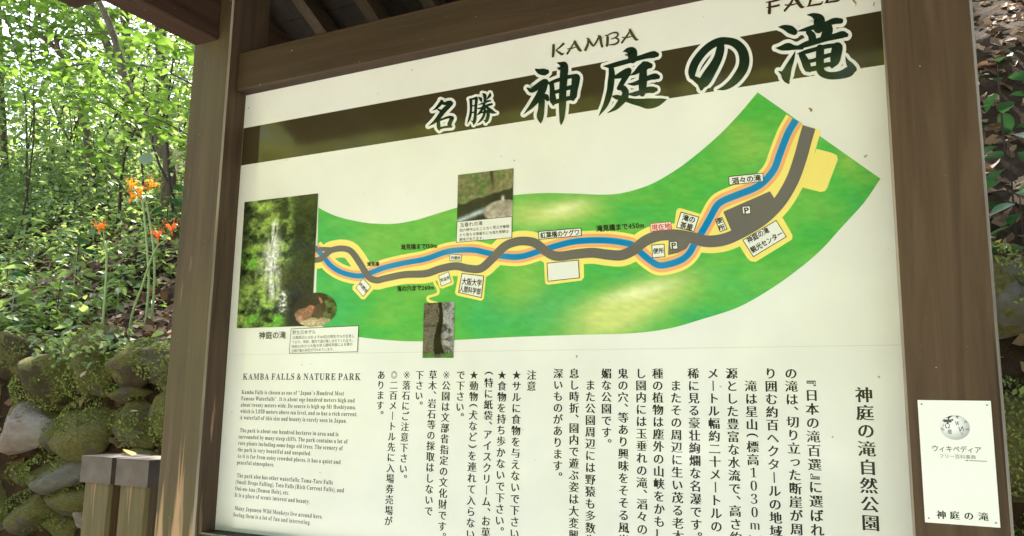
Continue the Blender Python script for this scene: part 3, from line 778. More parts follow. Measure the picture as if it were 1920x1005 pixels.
def f_mon(u, v):
    n1 = fbm(u * 12, v * 10, 21, 4); n2 = fbm(u * 40, v * 34, 22, 3)
    c = np.ones((len(u), 3)) * np.array([52, 46, 32]); c = mixv(c, (92, 112, 56), (n1 - .4) * 4 * sm(.62, .75, u) + 0)
    def bl(cx, cy, rx, ry, r=0.0):
        dx, dy = u - cx, v - cy; a_ = (dx * math.cos(r) + dy * math.sin(r)) / rx; b2 = (-dx * math.sin(r) + dy * math.cos(r)) / ry
        return sm(1.15, .85, np.sqrt(a_ * a_ + b2 * b2) + (n1 - .5) * .3)
    c = mixv(c, (172, 152, 124), bl(.50, .92, .44, .20)); c = mixv(c, (196, 178, 148), bl(.42, .86, .26, .07) * n1 * 1.4)
    c = mixv(c, (140, 100, 78), bl(.26, .62, .24, .17, -.5)); c = mixv(c, (150, 112, 90), bl(.14, .74, .12, .14)); c = mixv(c, (182, 136, 112), bl(.2, .76, .05, .09))
    c = mixv(c, (150, 108, 84), bl(.42, .47, .10, .11)); c = mixv(c, (214, 96, 92), bl(.475, .47, .045, .06))
    c = mixv(c, (84, 66, 48), bl(.60, .55, .13, .22, .2)); c = mixv(c, (176, 128, 104), bl(.66, .30, .03, .17, -.35)); c = mixv(c, (70, 50, 38), bl(.70, .42, .06, .14))
    return c * (.68 + .64 * n2)[:, None]
photo('monkey_photo', [(548,550),(632,546),(631,610.8),(546,615)], 90, 74, f_mon, 11.6 * K,
      mask=lambda u, v: (((u - .52) / .48) ** 2 + ((v - .5) / .5) ** 2 < 1) | ((u < .5) & (v > .75) & (u > .02)) & (((u - .52) / .53) ** 2 + ((v - .42) / .6) ** 2 < 1), label='printed oval photo of two monkeys on a rock')
def f_tama(u, v):
    n1 = fbm(u * 9, v * 9, 31, 5); n2 = .25 + .5 * fbm(u * 18, v * 16, 32, 3); edge = .62 - .22 * u + .10 * (n1 - .5)
    c = np.ones((len(u), 3)) * np.array([122, 116, 84]); c = mixv(c, (92, 112, 66), (n1 - .45) * 4); c = mixv(c, (160, 150, 118), (n2 - .5) * 2)
    c = mixv(c, (40, 40, 32), sm(.0, .04, v - edge) * .9); c = mixv(c, (52, 50, 40), np.exp(-((u - .60 - .1 * v) / .03) ** 2) * sm(.5, .1, v))
    c = mixv(c, (178, 192, 198), np.exp(-((v - (1.0 - .38 * u)) / .06) ** 2) * sm(.7, .4, u)); c = mixv(c, (200, 205, 205), np.exp(-((u - .82) / .03) ** 2) * sm(.5, .6, v) * sm(.75, .66, v))
    c = mixv(c, (176, 166, 150), sm(1.1, .9, np.sqrt(((u - .82) / .34) ** 2 + ((v - .86) / .23) ** 2)) * (.6 + .6 * n1))
    return c * (.66 + .68 * n2)[:, None]
photo('cascade_photo', [(858.6,328),(963,315.5),(960.5,405.5),(856.8,415.4)], 110, 90, f_tama, 11 * K, label='printed photo of a mossy overhang with a small cascade')
def f_cave(u, v):
    n1 = fbm(u * 7, v * 12, 41, 5); n2 = fbm(u * 26, v * 44, 42, 3)
    c = np.ones((len(u), 3)) * np.array([104, 96, 84]); c = mixv(c, (150, 150, 150), sm(.55, .7, u) * (.5 + n1)); c = mixv(c, (70, 62, 50), (.5 - n1) * 4)
    cx = .52 + .05 * np.sin(v * 7); wd = .06 + .14 * v ** 2.5
    c = mixv(c, (22, 19, 18), sm(1.2, .8, np.abs(u - cx) / wd + (n1 - .5) * .8) * sm(.98, .9, v))
    c = mixv(c, (80, 124, 58), sm(.88, .95, v + (n1 - .5) * .1) * sm(.06, .16, np.abs(u - .48)))
    return c * (.7 + .6 * n2)[:, None]
photo('cave_photo', [(795,568.7),(852.6,565.5),(850,671),(792,671)], 64, 110, f_cave, 11 * K, label='printed photo of a dark cave cleft in grey rock')

# ---- vertical Japanese text, right to left
def bx(px, py): p = W(px, py, 0); return p[0], p[2]
X1, ZT = bx(1336.7, 700); X2, ZL = bx(1343.3, 986.7); PM = (ZT - ZL) / 12
ztop_main = ZT
main = [(1483,699,'の滝は、切り立った断崖が周囲'), (1445,699,'り囲む約百ヘクタールの地域'),
        (1407,699,'　滝は星山（標高' + mb('1030m') + '）'), (1371.7,699,'源とした豊富な水流で、高さ約'), (1336.7,699,'メートル幅約二十メートルの'),
        (1300,699,'稀に見る豪壮絢爛な名瀑です。'), (1266.7,699,'　またその周辺に生い茂る老木'), (1233,699,'種の植物は塵外の山峡をかもし'),
        (1201.7,699,'し園内には玉垂れの滝、滔々の滝'), (1168,699,'鬼の穴、等あり興味をそそる風光'), (1137,699,'媚な公園です。'),
        (1107,699,'　また公園周辺には野猿も多数生'), (1076.7,699,'息し時折、園内で遊ぶ姿は大変興'), (1046.7,699,'深いものがあります。')]
I_text = ink('print_text_black', (46, 44, 46))
for x, y, t in main:
    xb, z = bx(x, y)
    n_ = 14.2
    column('text_column', t, xb, ztop_main, PM, PM * .95, I_text)
xb, _ = bx(1521, 720); column('text_column', '『日本の滝百選』', xb, ztop_main - PM * .92, PM * 1.04, PM * .98, I_text); 
xb2, z2 = bx(1528.5, 913); column('text_column', 'に選ばれ', xb, z2, PM * 1.04, PM * .98, I_text)
xa, za = bx(1620, 740); xb, zb = bx(1633.3, 980)
column('text_heading', '神庭の滝自然公園', xa, za, (za - zb) / 7, (za - zb) / 7 * .93, I_text)
X1, ZT2 = bx(968.5, 703); X2, ZL2 = bx(963, 1000); PN = (ZT2 - ZL2) / 14
notes = [(996.7,'注意'), (969,'★サルに食物を与えないで下さい。'), (941.7,'★食物を持ち歩かないで下さい。'), (916.7,'（特に紙袋、アイスクリーム、お菓子'),
         (889,'★動物（犬など）を連れて入らない'), (864,'で下さい。'), (837,'※公園は文部省指定の文化財です。'), (811.7,'草木、岩石等の採取はしないで'), (787,'下さい。'),
         (762.7,'※落石にご注意下さい。'), (739,'◎二百メートル先に入場券売場が'), (715,'あります。')]
for x, t in notes:
    xb, z = bx(x, 703)
    column('text_column', t, xb, ZT2, PN, PN * .95, I_text)
# ---- English text
lines = [(706.5, 455, 677, 'KAMBA FALLS & NATURE PARK')]
eng = ['Kamba Falls is chosen as one of “Japan’ s Hundred Most', 'Famous Waterfalls” . It is about one hundred meters high and', 'about twenty meters wide. Its source is high up Mt Hoshiyama,',
       'which is 1,030 meters above sea level, and so has a rich current.', 'A waterfall of this size and beauty is rarely seen in Japan.', None,
       ' The park is about one hundred hectares in area and is', 'surrounded by many steep cliffs. The park contains a lot of', 'rare plants including some huge old trees. The scenery of', 'the park is very beautiful and unspoiled.',
       'As it is far from noisy crowded places, it has a quiet and', 'peaceful atmosphere.', None,
       ' The park also has other waterfalls; Tama-Tare Falls', '(Small Drops Falling), Toto Falls (Rich Current Falls), and', 'Oni-no-Ana (Demon Hole), etc.', 'It is a place of scenic interest and beauty.', None,
       ' Many Japanese Wild Monkeys live around here.', 'Seeing them is a lot of fun and interesting.']
ex0, ez0 = bx(453, 735.5); ex1, ez1 = bx(438, 965.0)
pitchE = (ez0 - ez1) / 19.0
xR, _ = bx(668, 764)
wref = line_mesh(mb(eng[2]), 'plain')[2]; sxE = (xR - ex0) / wref; szE = pitchE * .88
for k, t in enumerate(eng):
    if t is None: continue
    Vt, Ft, w = line_mesh(mb(t), 'plain'); z = ez0 - k * pitchE
    make('english_line', [(ex0 + p[0] * sxE, -2 * K, z + (p[1] - .30) * szE) for p in Vt], Ft, I_grey2, panel)
Vt, Ft, w = line_mesh(mb('KAMBA FALLS & NATURE PARK'), 'plain')
hx0, hz0 = bx(455, 706); hx1, _ = bx(677, 707)
make('english_heading', [(hx0 + p[0] * (hx1 - hx0) / w, -2 * K, hz0 + (p[1] - .34) * pitchE * 1.42) for p in Vt], Ft, I_grey2, panel)

# ================================================================= small notice on the right post
NO = -.0605
notice = thing('paper_notice', 'small white notice with a grey puzzle globe fixed on the right post', 'notice', (.018, NO, 1.475))
NX0, NX1, NZ0, NZ1 = -.0275, .0645, 1.390, 1.561
M_note = plain('notice_paper', (.86, .86, .80), .35, .4, noise=.03, nscale=12)
box_mesh('sheet', (NX0, NO - .0015, NZ0), (NX1, NO, NZ1), 0, (M_note,), notice)
NY = NO - .0015
def npt(px, py): p = on_plane(px, py, 1, NY); return p[0], p[2]
gx0, gz0 = npt(1790, 801); GR = .0188
M_globe, nt, b = new_mat('globe_grey')
b.inputs['Roughness'].default_value = .4
tc = N(nt, 'ShaderNodeTexCoord'); gr = N(nt, 'ShaderNodeVertexColor', layer_name='Col'); nt.links.new(gr.outputs[0], b.inputs['Base Color'])
rr, aa = 14, 48; Vg = [(gx0, NY - K, gz0)]; cg = [(0, 0)]; Fg = []
for i in range(1, rr + 1):
    for k in range(aa):
        a_ = 2 * math.pi * k / aa; r_ = i / rr
        cut = 1.0
        if i == rr and 1.25 < a_ < 2.5: cut = .86 + .07 * math.sin(a_ * 9)
        Vg.append((gx0 + GR * r_ * cut * math.cos(a_), NY - K, gz0 + GR * .93 * r_ * cut * math.sin(a_))); cg.append((r_ * math.cos(a_), r_ * math.sin(a_)))
        j = (i - 1) * aa + 1; jj = j + (k + 1) % aa; j += k
        if i == 1: Fg.append((0, j, jj))
        else: Fg.append((j - aa, j, jj, jj - aa))
cg = np.array(cg); dd = np.hypot(cg[:, 0] + .25, cg[:, 1] - .25); tone = np.clip(240 - 70 * np.clip(dd - .35, 0, 2) ** 1.6, 130, 240)
cl = lin(np.stack([tone, tone, tone], 1))
make('globe_emblem', Vg, Fg, M_globe, notice, colors=cl)
I_note = ink('notice_ink', (96, 92, 92)); I_note2 = ink('notice_ink_dark', (48, 44, 46))
def ntext(t, x, z, w, h, kind, mat, name='notice_lettering', rot=0.0, off=2.0):
    V, F, ww = line_mesh(t, kind); c, s = math.cos(rot), math.sin(rot); vs = []
    for p in V:
        u = (p[0] / ww - .5) * w; v = (p[1] - .38) * h
        vs.append((x + u * c - v * s, NY - off * K, z + u * s + v * c))
    return make(name, vs, F, mat, notice)
for t, dx, dz, h, r_ in (('Ω', -.009, .002, .0075, 0), ('W', .0035, .0055, .0065, 0), ('И', .008, -.002, .007, .2), ('維', -.0065, -.0065, .006, 0), ('ウ', .0085, -.009, .0045, 0),
                         ('祖', -.0155, -.003, .004, .5), ('ת', .014, .008, .004, 0), ('भ', .004, .0135, .0035, 0), ('ي', -.0150, .004, .004, .4), ('и', .0155, -.002, .004, 0)):
    ntext(mb(t) if t in 'W' else t, gx0 + dx, gz0 + dz, h * (.95 if t != 'ウ' else .9), h * 1.25, 'plain', I_note, rot=r_)
pr = []; 
def nquad(x0, z0, x1, z1, off): 
    return [(x0, NY - off * K, z0), (x1, NY - off * K, z0), (x1, NY - off * K, z1), (x0, NY - off * K, z1)]
pz = [nquad(gx0 - .0135, gz0 + .0065, gx0 - .0035, gz0 + .0105, 2), nquad(gx0 - .0095, gz0 + .004, gx0 - .0072, gz0 + .0066, 2.1), nquad(gx0 - .0080, gz0 + .0104, gx0 - .0060, gz0 + .0128, 2.2), nquad(gx0 - .0036, gz0 + .009, gx0 - .0012, gz0 + .0115, 2.3)]
V_, F_ = [], []
for q in pz: F_.append(tuple(range(len(V_), len(V_) + 4))); V_ += q
make('missing_puzzle_piece', V_, F_, I_note, notice)
x_, z_ = npt(1793, 842); ntext('ウィキペディア', x_, z_, .062, .0098, 'plain', I_note)
x_, z_ = npt(1795, 856); ntext('フリー百科事典', x_, z_, .046, .0062, 'plain', ink('notice_ink_pale', (150, 148, 146)))
x_, z_ = npt(1838, 864.5); V_, F_ = [], []
for q in (nquad(x_ - .018, z_ - .0006, x_ - .0145, z_ + .0006, 1), nquad(x_ - .0135, z_ - .0004, x_ + .008, z_ + .0004, 1.1)): F_.append(tuple(range(len(V_), len(V_) + 4))); V_ += q
make('fine_print_line', V_, F_, I_note, notice)
for ch, px in (('神', 1765), ('庭', 1790), ('の', 1816.5), ('滝', 1844)):
    x_, z_ = npt(px, 965 + (px - 1765) * .045); ntext(ch, x_, z_, .0122, .0122, 'ming', I_note2)
pn = bpy.data.meshes.new('pin'); bm = bmesh.new(); bmesh.ops.create_icosphere(bm, subdivisions=2, radius=.0012); bm.to_mesh(pn); bm.free()
M_pin = plain('pin_steel', (.25, .24, .23), .4, .5, metallic=1)
for dx, dz in ((NX0 + .005, NZ1 - .006), (NX1 - .005, NZ1 - .006), (NX0 + .005, NZ0 + .006), (NX1 - .005, NZ0 + .006)):
    o = link('pin', pn, notice, M_pin); o.location = (dx - .018, -.0022, dz - 1.475)

# ================================================================= capped wooden bollards
M_cap = plain('weathered_copper_cap', (.095, .073, .060), .55, .35, metallic=.1, noise=.35, nscale=14)
def bollard(x0, x1, y0, ztop, lab, zc):
    cx_ = (x0 + x1) / 2; w = x1 - x0
    t = thing('bollard', lab, 'bollard', (cx_, y0 + w / 2, 0), 'square wooden bollards with metal caps')
    s = .008
    bm = bmesh.new(); bmesh.ops.create_cube(bm, size=1)
    for v in bm.verts: v.co = Vector((v.co.x * (w - 2 * s), v.co.y * (w - 2 * s), v.co.z * (zc - .002) + (zc - .002) / 2))
    bmesh.ops.bevel(bm, geom=[e for e in bm.edges if abs(e.verts[0].co.z - e.verts[1].co.z) > .5], offset=.009, segments=1, affect='EDGES')
    me = bpy.data.meshes.new('shaft'); bm.to_mesh(me); bm.free(); link('shaft', me, t, M_boll)
    # folded sheet cap: skirt, slightly raised top
    h = w / 2; V = []; F = []
    rings = [(h, zc - .001), (h, ztop - .004), (h + .002, ztop - .003), (h + .002, ztop), (h * .5, ztop + .003)]
    for r_, z in rings:
        for sx, sy in ((-1, -1), (1, -1), (1, 1), (-1, 1)): V.append((sx * r_ + cx_, sy * r_ + y0 + w / 2, z))
    for i in range(len(rings) - 1):
        for k in range(4): F.append((i * 4 + k, i * 4 + (k + 1) % 4, i * 4 + 4 + (k + 1) % 4, i * 4 + 4 + k))
    F.append((16, 17, 18, 19)); F.append((0, 3, 2, 1))
    make('cap', V, F, M_cap, t)
    return t
bollard(-2.366, -2.226, .30, 1.362, 'wooden bollard with brown metal cap and yellow leaf on top, farther left', 1.284)
bollard(-2.192, -2.052, .29, 1.363, 'wooden bollard with brown metal cap tucked against the left sign post', 1.286)

# ================================================================= leaves
def leaf_template(nseg=4, w=.42, fold=.10, droop=.18, tip=1.0):
    ts = np.linspace(0, 1, nseg + 1); V = []; F = []
    for i, t in enumerate(ts):
        hw = w * .5 * (math.sin(math.pi * min(1, t ** .8)) ** .85 if 0 < t < 1 else 0)
        z = -droop * t * t
        V += [(-hw, t, z + fold * hw * 2), (0, t, z), (hw, t, z + fold * hw * 2)]
    for i in range(nseg):
        a = i * 3; b = a + 3
        for q in ((a, a + 1, b + 1, b), (a + 1, a + 2, b + 2, b + 1)):
            if i == 0: F.append((q[0] if q[0] == 1 else 1, q[2], q[3]) if q[0] == 0 else (1, q[2], q[3]))
            elif i == nseg - 1: F.append((q[0], q[1], b + 1))
            else: F += [(q[0], q[1], q[2]), (q[0], q[2], q[3])]
    return np.array(V), np.array(F)
LEAF4 = leaf_template(4, .46); LEAF3 = leaf_template(3, .55, .15, .1)
DIAM = (np.array([(0, 0, 0), (.28, .45, .05), (0, 1, -.06), (-.28, .45, .05)], float), np.array([(0, 1, 2), (0, 2, 3)]))
CURL = (np.array([(0, 0, 0), (.25, .3, .12), (-.25, .3, .14), (0, .5, 0), (.2, .75, .10), (-.22, .72, .02), (0, 1, .14)], float),
        np.array([(0, 1, 3), (0, 3, 2), (1, 4, 3), (2, 3, 5), (3, 4, 6), (3, 6, 5)]))
def rots(pitch, roll, yaw):
    cp, sp, cr, sr, cy, sy = np.cos(pitch), np.sin(pitch), np.cos(roll), np.sin(roll), np.cos(yaw), np.sin(yaw)
    n = len(pitch); Z = np.zeros(n); O = np.ones(n)
    Rx = np.stack([O, Z, Z, Z, cp, -sp, Z, sp, cp], 1).reshape(n, 3, 3)
    Ry = np.stack([cr, Z, sr, Z, O, Z, -sr, Z, cr], 1).reshape(n, 3, 3)
    Rz = np.stack([cy, -sy, Z, sy, cy, Z, Z, Z, O], 1).reshape(n, 3, 3)
    return Rz @ Rx @ Ry
def scatter(tmpl, pos, scale, R):
    Vt, Ft = tmpl; n = len(pos)
    V = (np.einsum('nij,vj->nvi', R, Vt) * np.asarray(scale)[:, None, None] + pos[:, None, :]).reshape(-1, 3)
    F = (Ft[None] + (np.arange(n) * len(Vt))[:, None, None]).reshape(-1, 3)
    return V, F
def cat(parts):
    V = []; F = []; b = 0
    for v, f in parts: V.append(v); F.append(f + b); b += len(v)
    return np.concatenate(V), np.concatenate(F)

# ---- leaf litter on the bank
n = 26000
x = np.concatenate([rng.uniform(-7.5, -2.2, n // 2), rng.uniform(-2.2, 2.4, n // 2)]); y = 1.08 + rng.random(n) ** 1.5 * 5.5
z = hz(x, y); s = rng.uniform(.03, .085, n)
pos = np.stack([x, y, z + .004 + rng.random(n) * .02], 1)
sl = np.arctan(slope_of(x))
# tilt with the bank: rotate after the random spin
R0 = rots(rng.normal(0, .35, n), rng.normal(0, .4, n), rng.uniform(0, 6.28, n)); R1 = rots(sl, np.zeros(n), np.zeros(n))
V, F = scatter(CURL, pos, s, R1 @ R0)
o = link('leaf_litter', tri_mesh('leaf_litter', V, F), None, M_litter); tag(o, 'brown dead leaves covering the bank above the stone wall', 'leaf litter', kind='stuff')
# twigs lying about
# ---- green ground cover
def density(x, y):
    """1 = all green, 0 = bare litter"""
    g = sm(-3.75, -4.6, x + (y - 1.2) * .55 * 0) * sm(.9, 1.6, y) + sm(2.6, 3.6, y + .35 * np.sin(x * 3)) * sm(-1.6, -3.0, x)
    return np.clip(g, 0, 1)
def px_of(P):
    c = (P - EYE) @ RM; return PCX + FOC * c[:, 0] / c[:, 2], PCY + FOC * c[:, 1] / c[:, 2]
n = 9000
x = rng.uniform(-11.5, -2.3, n); y = 1.12 + rng.random(n) ** 1.25 * 6.0
keep = rng.random(n) < (.06 + .94 * density(x, y)) * (.35 + .9 * (fbm(x * 1.6, y * 1.6, 77, 2) > .42)); x, y = x[keep], y[keep]; n = len(x)
parts = []; stems = []
hgt = rng.uniform(.04, .20, n) + np.clip(y - 2.4, 0, 2) * rng.uniform(.05, .30, n)
for k in range(7):
    a = rng.uniform(0, 6.28, n); f = rng.uniform(.4, 1, n)
    pp = np.stack([x + np.cos(a) * .035 * f, y + np.sin(a) * .035 * f, hz(x, y) + hgt * (.35 + .65 * (k + 1) / 7)], 1)
    parts.append(scatter(LEAF3 if k % 2 else LEAF4, pp, rng.uniform(.035, .085, n), rots(rng.normal(-.15, .35, n), rng.normal(0, .4, n), a - math.pi / 2)))
nr_ = 800; xr_ = rng.uniform(-6.5, -2.2, nr_); yr_ = rng.uniform(.98, 1.22, nr_); kp = fbm(xr_ * 3, yr_ * 3, 91, 2) > .52; xr_, yr_ = xr_[kp], yr_[kp]; nr_ = len(xr_)
for k in range(5):
    a = rng.uniform(0, 6.28, nr_)
    pp = np.stack([xr_ + np.cos(a) * .03, yr_ + np.sin(a) * .03, wall_top(xr_) + .03 + rng.uniform(-.05, .09, nr_)], 1)
    parts.append(scatter(LEAF3, pp, rng.uniform(.02, .05, nr_), rots(rng.normal(-.2, .5, nr_), rng.normal(0, .4, nr_), a - math.pi / 2)))
V, F = cat(parts)
o = link('undergrowth', tri_mesh('undergrowth', V, F), None, M_leaf_mid); tag(o, 'dense green low plants covering the left of the bank', 'undergrowth', kind='stuff')
# taller bushes further up, small leaves on thin stems
n = 24000
cxy = np.stack([rng.uniform(-17, -3.4, 300), rng.uniform(3.1, 9.0, 300)], 1); ci = rng.integers(0, 300, n)
cz = rng.uniform(.1, 1.5, 300)
x = cxy[ci, 0] + rng.normal(0, .30, n); y = cxy[ci, 1] + rng.normal(0, .30, n); zz = hz(x, y) + np.abs(cz[ci] + rng.normal(0, .22, n))
V, F = scatter(LEAF3, np.stack([x, y, zz], 1), rng.uniform(.05, .11, n), rots(rng.normal(-.1, .45, n), rng.normal(0, .45, n), rng.uniform(0, 6.28, n)))
o = link('shrub_foliage', tri_mesh('shrub_foliage', V, F), None, M_leaf_mid); tag(o, 'tangled green shrubs at the top of the bank', 'shrubbery', kind='stuff')
# grass blades near the wall top
def grass(name, cx, cy, nb, L, lab):
    V = []; F = []
    for i in range(nb):
        a = random.uniform(0, 6.28); l = L * random.uniform(.6, 1.1); w = .0028
        x0 = cx + random.gauss(0, .05); y0 = cy + random.gauss(0, .03); z0 = float(hz(x0, max(y0, 1.14)))
        d = np.array([math.cos(a), math.sin(a) - .5]); d /= np.linalg.norm(d); sd = np.array([-d[1], d[0]])
        for k in range(5):
            t = k / 4; r_ = l * t * .8; h = l * (t * .9 - 1.15 * t * t * random.uniform(.7, 1.1))
            ww = w * (1 - t * .9)
            for q in (-1, 1): V.append((x0 + d[0] * r_ + sd[0] * ww * q, y0 + d[1] * r_ + sd[1] * ww * q, z0 + h + .02))
            if k: b = len(V) - 4; F.append((b, b + 1, b + 3, b + 2))
    o = make(name, V, F, M_leaf_mid); tag(o, lab, 'grass', kind='stuff')
p = W(150, 625, 1.15); q = W(205, 620, 1.15); r = W(130, 600, 1.3)
grass('grass_tuft', p[0], 1.14, 60, .16, 'arching grass blades hanging over the wall top'); grass('grass_tuft', q[0], 1.13, 50, .16, 'grass tuft between two mossy stones at the wall top')
grass('grass_tuft', r[0] - .3, 1.2, 90, .14, 'thin grass at the foot of the bank on the left')

# ================================================================= dry stone wall
def stone_mesh(seed, sub=4):
    bm = bmesh.new(); bmesh.ops.create_icosphere(bm, subdivisions=sub, radius=1)
    r = np.random.default_rng(seed); d = r.normal(size=(9, 3)); d /= np.linalg.norm(d, axis=1, keepdims=True); off = r.uniform(.50, .82, 9)
    Pn = []; Ps = []
    for v in bm.verts:
        p = np.array(v.co); n = p / np.linalg.norm(p); s = 1.0
        for k in range(9):
            t = n @ d[k]
            if t > .2: s = min(s, off[k] / t + .02)
        s = s * .92 + .08 * (s ** .5)
        Pn.append(n); Ps.append(s)
    Pn = np.array(Pn); Ps = np.array(Ps)
    f = 1 + .22 * (fbm(Pn[:, 0] * 2.2 + 9 + seed, Pn[:, 1] * 2.2 + Pn[:, 2] * 1.9 + 5, seed, 5) - .5) + .10 * (fbm(Pn[:, 0] * 7 + 9, Pn[:, 2] * 7 + Pn[:, 1] * 5 + 5, seed + 3, 4) - .5)
    for v, n, s, k in zip(bm.verts, Pn, Ps, f): v.co = Vector(n * s * k)
    me = bpy.data.meshes.new('stone'); bm.to_mesh(me); bm.free()
    me.polygons.foreach_set('use_smooth', [True] * len(me.polygons)); return me
def stone_mat(name, rock0, rock1, mossy, warm=False):
    m, nt, b = new_mat(name)
    tc = N(nt, 'ShaderNodeTexCoord'); oi = N(nt, 'ShaderNodeObjectInfo')
    ad = N(nt, 'ShaderNodeVectorMath', operation='ADD'); sc_ = N(nt, 'ShaderNodeVectorMath', operation='SCALE'); sc_.inputs['Scale'].default_value = 40
    cb = N(nt, 'ShaderNodeCombineXYZ')
    for k in range(3): nt.links.new(oi.outputs['Random'], cb.inputs[k])
    nt.links.new(cb.outputs[0], sc_.inputs[0]); nt.links.new(sc_.outputs[0], ad.inputs[1]); nt.links.new(tc.outputs['Object'], ad.inputs[0])
    n1 = N(nt, 'ShaderNodeTexNoise', Scale=2.2, Detail=8, Roughness=.65); nt.links.new(ad.outputs[0], n1.inputs[0])
    r1 = ramp(nt, [(.35, rock0), (.65, rock1)]); nt.links.new(n1.outputs[0], r1.inputs[0])
    n2 = N(nt, 'ShaderNodeTexNoise', Scale=1.3, Detail=7, Roughness=.62); nt.links.new(ad.outputs[0], n2.inputs[0])
    ge = N(nt, 'ShaderNodeNewGeometry'); sx = N(nt, 'ShaderNodeSeparateXYZ'); nt.links.new(ge.outputs['Normal'], sx.inputs[0])
    ma = N(nt, 'ShaderNodeMath', operation='MULTIPLY_ADD'); nt.links.new(sx.outputs[2], ma.inputs[0]); ma.inputs[1].default_value = .10; nt.links.new(n2.outputs[0], ma.inputs[2])
    r2 = ramp(nt, [(mossy, (0, 0, 0)), (mossy + .05, (1, 1, 1))]); nt.links.new(ma.outputs[0], r2.inputs[0])
    n3 = N(nt, 'ShaderNodeTexNoise', Scale=13, Detail=10, Roughness=.78); nt.links.new(ad.outputs[0], n3.inputs[0])
    r3 = ramp(nt, [(.3, (.085, .08, .02)), (.48, (.24, .215, .055)), (.66, (.40, .35, .11))]); nt.links.new(n3.outputs[0], r3.inputs[0])
    nt.links.new(mixc(nt, r2.outputs[0], r1.outputs[0], r3.outputs[0]), b.inputs['Base Color'])
    b.inputs['Roughness'].default_value = .9; b.inputs['Specular IOR Level'].default_value = .25
    n4 = N(nt, 'ShaderNodeTexNoise', Scale=26, Detail=8, Roughness=.75); nt.links.new(ad.outputs[0], n4.inputs[0])
    bu = N(nt, 'ShaderNodeBump', Strength=1.0, Distance=.05); nt.links.new(n4.outputs[0], bu.inputs['Height']); nt.links.new(bu.outputs[0], b.inputs['Normal'])
    return m
M_st = [stone_mat('mossy_stone', (.16, .13, .085), (.28, .24, .16), .42), stone_mat('half_mossy_stone', (.20, .17, .12), (.40, .36, .27), .52), stone_mat('pale_stone', (.46, .30, .23), (.66, .60, .51), .60),
        stone_mat('brown_mossy_stone', (.09, .06, .03), (.16, .12, .05), .50)]
SM = []
for k in range(8):
    row = []
    for mi in range(4):
        me = stone_mesh(k + 3).copy() if mi == 0 else row[0].copy()
        if mi: me.materials.clear()
        me.materials.append(M_st[mi]); row.append(me)
    SM.append(row)
wall = thing('stone_wall', 'mossy dry stone retaining wall below the wooded bank', 'wall', (-1.5, 1.1, 0))
placed = []
def stone(xc, zc, w, h, mi, k=None, lab=None, dep=None, rot=0, yoff=0):
    k = random.randrange(8) if k is None else k
    o = link('stone', SM[k][mi], wall); d = dep or (w + h) / 4 * 1.1
    yc = 1.06 + .05 * (zc - 1) + yoff + d * .35
    o.location = (xc + 1.5, yc - 1.1, zc); o.scale = (w / 2 * 1.16, d, h / 2 * 1.16); o.rotation_euler = (random.uniform(-.2, .2), rot, random.uniform(-.15, .15))
    if lab: o['label'] = lab
    placed.append((xc, yc, zc, w / 2, d, h / 2, mi))
def crop(cx, cy): return W(0 + cx / 2.753, 640 + cy / 2.753, 1.0)
SCX = 1.0
def pxstone(cx, cy, w, h, mi, lab=None, k=None, rot=0, yoff=0):
    p = crop(cx, cy); a_ = crop(cx - w / 2, cy); b2 = crop(cx + w / 2, cy); c2 = crop(cx, cy - h / 2); d2 = crop(cx, cy + h / 2)
    stone(p[0], p[2], abs(b2[0] - a_[0]) * 1.14, abs(c2[2] - d2[2]) * 1.1, mi, k, lab, rot=rot, yoff=yoff)
for a_ in [(120,235,280,310,3,'large brown mossy stone at the left edge of the wall'),(365,195,250,260,0),(690,115,340,220,0),(800,215,150,150,0),(350,450,260,330,0),(590,450,230,250,0),
           (40,455,300,240,2,'pale pinkish stone almost free of moss'),(195,490,160,200,0),(215,690,350,230,1,'stone with a grey green bare patch'),(80,900,250,260,0),(315,800,250,200,0),(800,430,190,320,0),
           (540,270,210,110,0),(15,690,110,130,0),(370,930,150,180,2),(470,700,200,200,0),(650,660,220,200,0),(230,950,180,160,0),(560,900,300,300,0)]:
    pxstone(*a_[:5], lab=a_[5] if len(a_) > 5 else None)
near = [(p[0], p[2], p[3], p[5]) for p in placed]
def is_free(x, z, r):
    for (a_, b2, w, h) in near:
        if ((x - a_) / (w + r * .55)) ** 2 + ((z - b2) / (h + r * .5)) ** 2 < 1: return False
    return True
row = 0; z = .14
while z < 1.95:
    x = -7.6 + random.uniform(0, .3); 
    while x < 3.0:
        w = random.uniform(.28, .46); h = random.uniform(.26, .36); zz = z + random.uniform(-.04, .04)
        if zz + h * .35 < float(wall_top(np.array(x))) and is_free(x + w / 2, zz, .14):
            mi = random.choices([0, 1, 2, 3], [.62, .18, .05, .15])[0]
            stone(x + w / 2, zz, w * 1.08, h * 1.12, mi, rot=random.uniform(-.3, .3)); near.append((x + w / 2, zz, w / 2, h / 2))
        x += w * .92
    z += .27
x = -6.4
while x < 1.4:
    w = random.uniform(.18, .34)
    if random.random() < .75 and not (-3.0 < x < -2.75): stone(x, float(wall_top(np.array(x))) + random.uniform(-.02, .09), w, w * random.uniform(.6, .85), random.choice([0, 0, 3, 1]), rot=random.uniform(-.3, .3))
    x += w * random.uniform(.8, 1.3)
# earth packed between the stones
V = []; F = []
xs = np.linspace(-8, 3.2, 60); zs_ = np.linspace(0, 1, 12)
for j, t in enumerate(zs_):
    for i, xx in enumerate(xs): V.append((xx, 1.13 + .03 * math.sin(i * 1.7 + j * 2.1), t * float(wall_top(xx))))
for j in range(11):
    for i in range(59): a_ = j * 60 + i; F.append((a_, a_ + 1, a_ + 61, a_ + 60))
M_earth = plain('packed_earth', (.030, .022, .013), .95, .1, noise=.6, nscale=9)
make('packed_earth', V, F, M_earth, wall)
